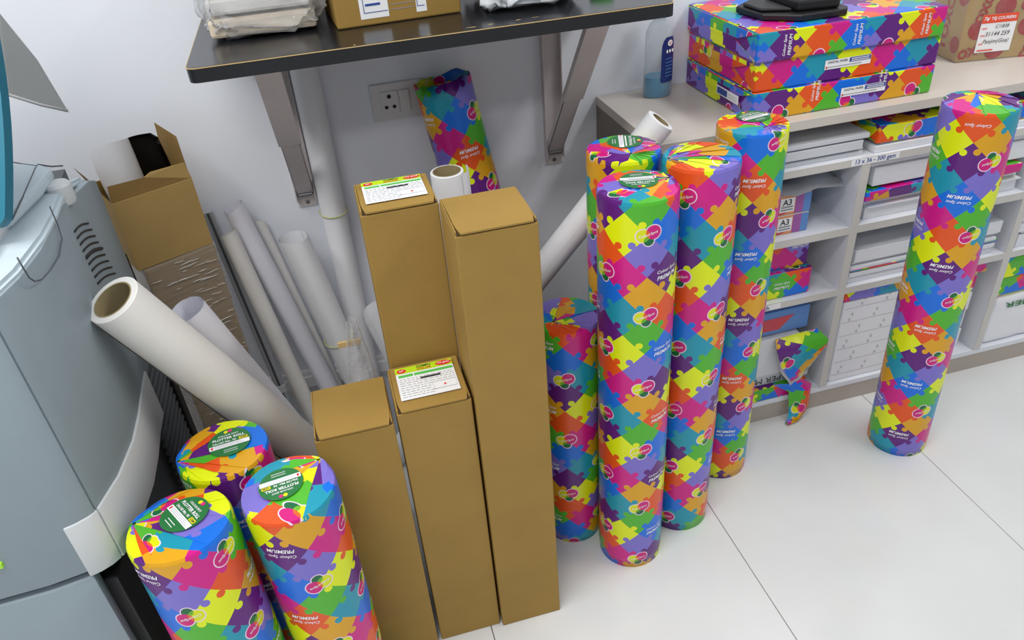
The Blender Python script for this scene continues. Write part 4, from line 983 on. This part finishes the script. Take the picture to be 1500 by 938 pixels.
# seams drawn as thin recessed lines
def surf(pxs, X): return [onx(x, y, X)-O for x, y in pxs]
fl_o = surf([(70, 303), (82, 330), (88, 350), (84, 375), (72, 395), (58, 410), (48, 413), (40, 408), (30, 392), (22, 378)], -.4025)
tube('access_flap_seam', [p+Vector((.0025-.0*k, 0, 0)) for k, p in enumerate(fl_o)], .0011, 'mach_dark', mc, 6)
tube('lid_seam', [onz(x, y, 1.0618)-O for x, y in ((18, 322), (35, 285), (52, 246), (56, 241), (75, 244), (92, 243))], .0012, 'mach_dark', mc, 6)
tube('lid_seam', [onz(x, y, 1.0618)-O for x, y in ((20, 238), (38, 241), (54, 243))], .0010, 'mach_dark', mc, 6)
# side vents
def side_x(Y):
    for (xa, ya), (xb, yb) in zip(side, side[1:]):
        if ya <= Y <= yb: return xa+(xb-xa)*(Y-ya)/(yb-ya)
    return side[-1][0]
k = 0
for i in range(9):
    t0_ = i/8; a_ = (109+34*t0_, 340+76*t0_); b_ = (131+41*t0_, 327+73*t0_)
    A_, B_ = onx(*a_, -.4085), onx(*b_, -.411)
    pts = [A_+(B_-A_)*t+Vector((0, 0, .004*math.sin(PI*t))) for t in np.linspace(0, 1, 7)]
    pts = [Vector((side_x(p.y)+.0004, p.y, p.z))-O for p in pts]
    tube('vent_slot', pts, .0018 if i != 4 else .0032, 'mach_black', mc, 6)
for i in range(19):
    z = .685-.0195*i
    pts = [Vector((-.441+.006*math.sin(PI*t), 1.280+.170*t, z+.010*math.sin(PI*t)))-O for t in np.linspace(0, 1, 7)]
    tube('vent_louvre', pts, .0062, 'mach_dark', mc, 6)
box('latch_lever', .305, .338, .155, .185, .668, .684, 'mach_light', mc, .004)
pl = onz(0, 828, .66)
pl = ony(0, 829, .866)-O; box('status_lamp', pl.x-.020, pl.x+.004, pl.y-.0035, pl.y+.004, pl.z-.004, pl.z+.005, 'led', mc, .001)
# touch panel: tilted rounded plate, teal rim, screen
pb0, pt0 = Vector((-.434, 1.045, 1.070)), Vector((-.402, 1.150, 1.262))
upv = (pt0-pb0).normalized(); rtv = Vector((1, -.10, 0)); rtv = (rtv-upv*rtv.dot(upv)).normalized(); nv = rtv.cross(upv).normalized()
if nv.y > 0: nv = -nv
def plate(name, w0, w1, h0, h1, r, d0, d1, m, bow=0, parent=None):
    pts = []
    for cx, cy, a0 in ((w1-r, h0+r, -PI/2), (w1-r, h1-r, 0), (w0+r, h1-r, PI/2), (w0+r, h0+r, PI)):
        pts += [(cx+r*math.cos(a0+PI/2*k/6), cy+r*math.sin(a0+PI/2*k/6)) for k in range(7)]
    pts2 = []
    for q in range(len(pts)):
        a, b = Vector(pts[q]), Vector(pts[(q+1) % len(pts)]); nn = max(1, int((b-a).length/.03)); pts2 += [tuple(a+(b-a)*g/nn) for g in range(nn)]
    pts = [(x+(bow*math.sin(PI*min(1, max(0, (y-h0)/(h1-h0)))) if x > (w0+w1)/2 else 0), y) for x, y in pts2]
    bm = bmesh.new(); A = [bm.verts.new(pb0-O+rtv*x+upv*y+nv*d0) for x, y in pts]; B = [bm.verts.new(pb0-O+rtv*x+upv*y+nv*d1) for x, y in pts]; n = len(pts)
    bm.faces.new(A); bm.faces.new(B)
    for q in range(n): bm.faces.new((A[q], A[(q+1) % n], B[(q+1) % n], B[q]))
    bmesh.ops.recalc_face_normals(bm, faces=bm.faces); return done(name, bm, m, parent or mc)
tpn = plate('touch_panel', -.36, .006, -.002, .30, .016, -.014, .006, 'teal', .010)
plate('panel_face', -.35, -.006, .014, .29, .012, .0055, .0075, 'screen_white', .008, tpn)
plate('status_light', -.05, -.008, .150, .166, .003, .0075, .0085, 'led', 0, tpn)
box('panel_arm', .16, .30, -.16, -.04, 1.036, 1.066, 'mach_light', mc, .012)
# thin grey document tray behind the panel
tr_ = [ony(0, 20, 1.40)+Vector((-.12, 0, .18)), ony(0, 20, 1.40), ony(55, 88, 1.41), ony(101, 165, 1.42), ony(60, 156, 1.40), ony(15, 142, 1.38), ony(0, 137, 1.38)+Vector((-.12, -.02, .05))]
bm = bmesh.new(); f = bm.faces.new([bm.verts.new(p-O) for p in tr_]); bmesh.ops.solidify(bm, geom=[f], thickness=.003); bmesh.ops.recalc_face_normals(bm, faces=bm.faces)
done('document_tray', bm, 'sheet_grey', mc)
tube('tray_hem', [p-O+Vector((0, -.002, .004)) for p in tr_[3:]], .0025, 'sheet_grey', mc, 6)
prism('tray_support', plan([(-.58, 1.37), (-.56, 1.37), (-.56, 1.40), (-.58, 1.40)]), 1.0, 1.20, 'z', 'mach_dark', mc)
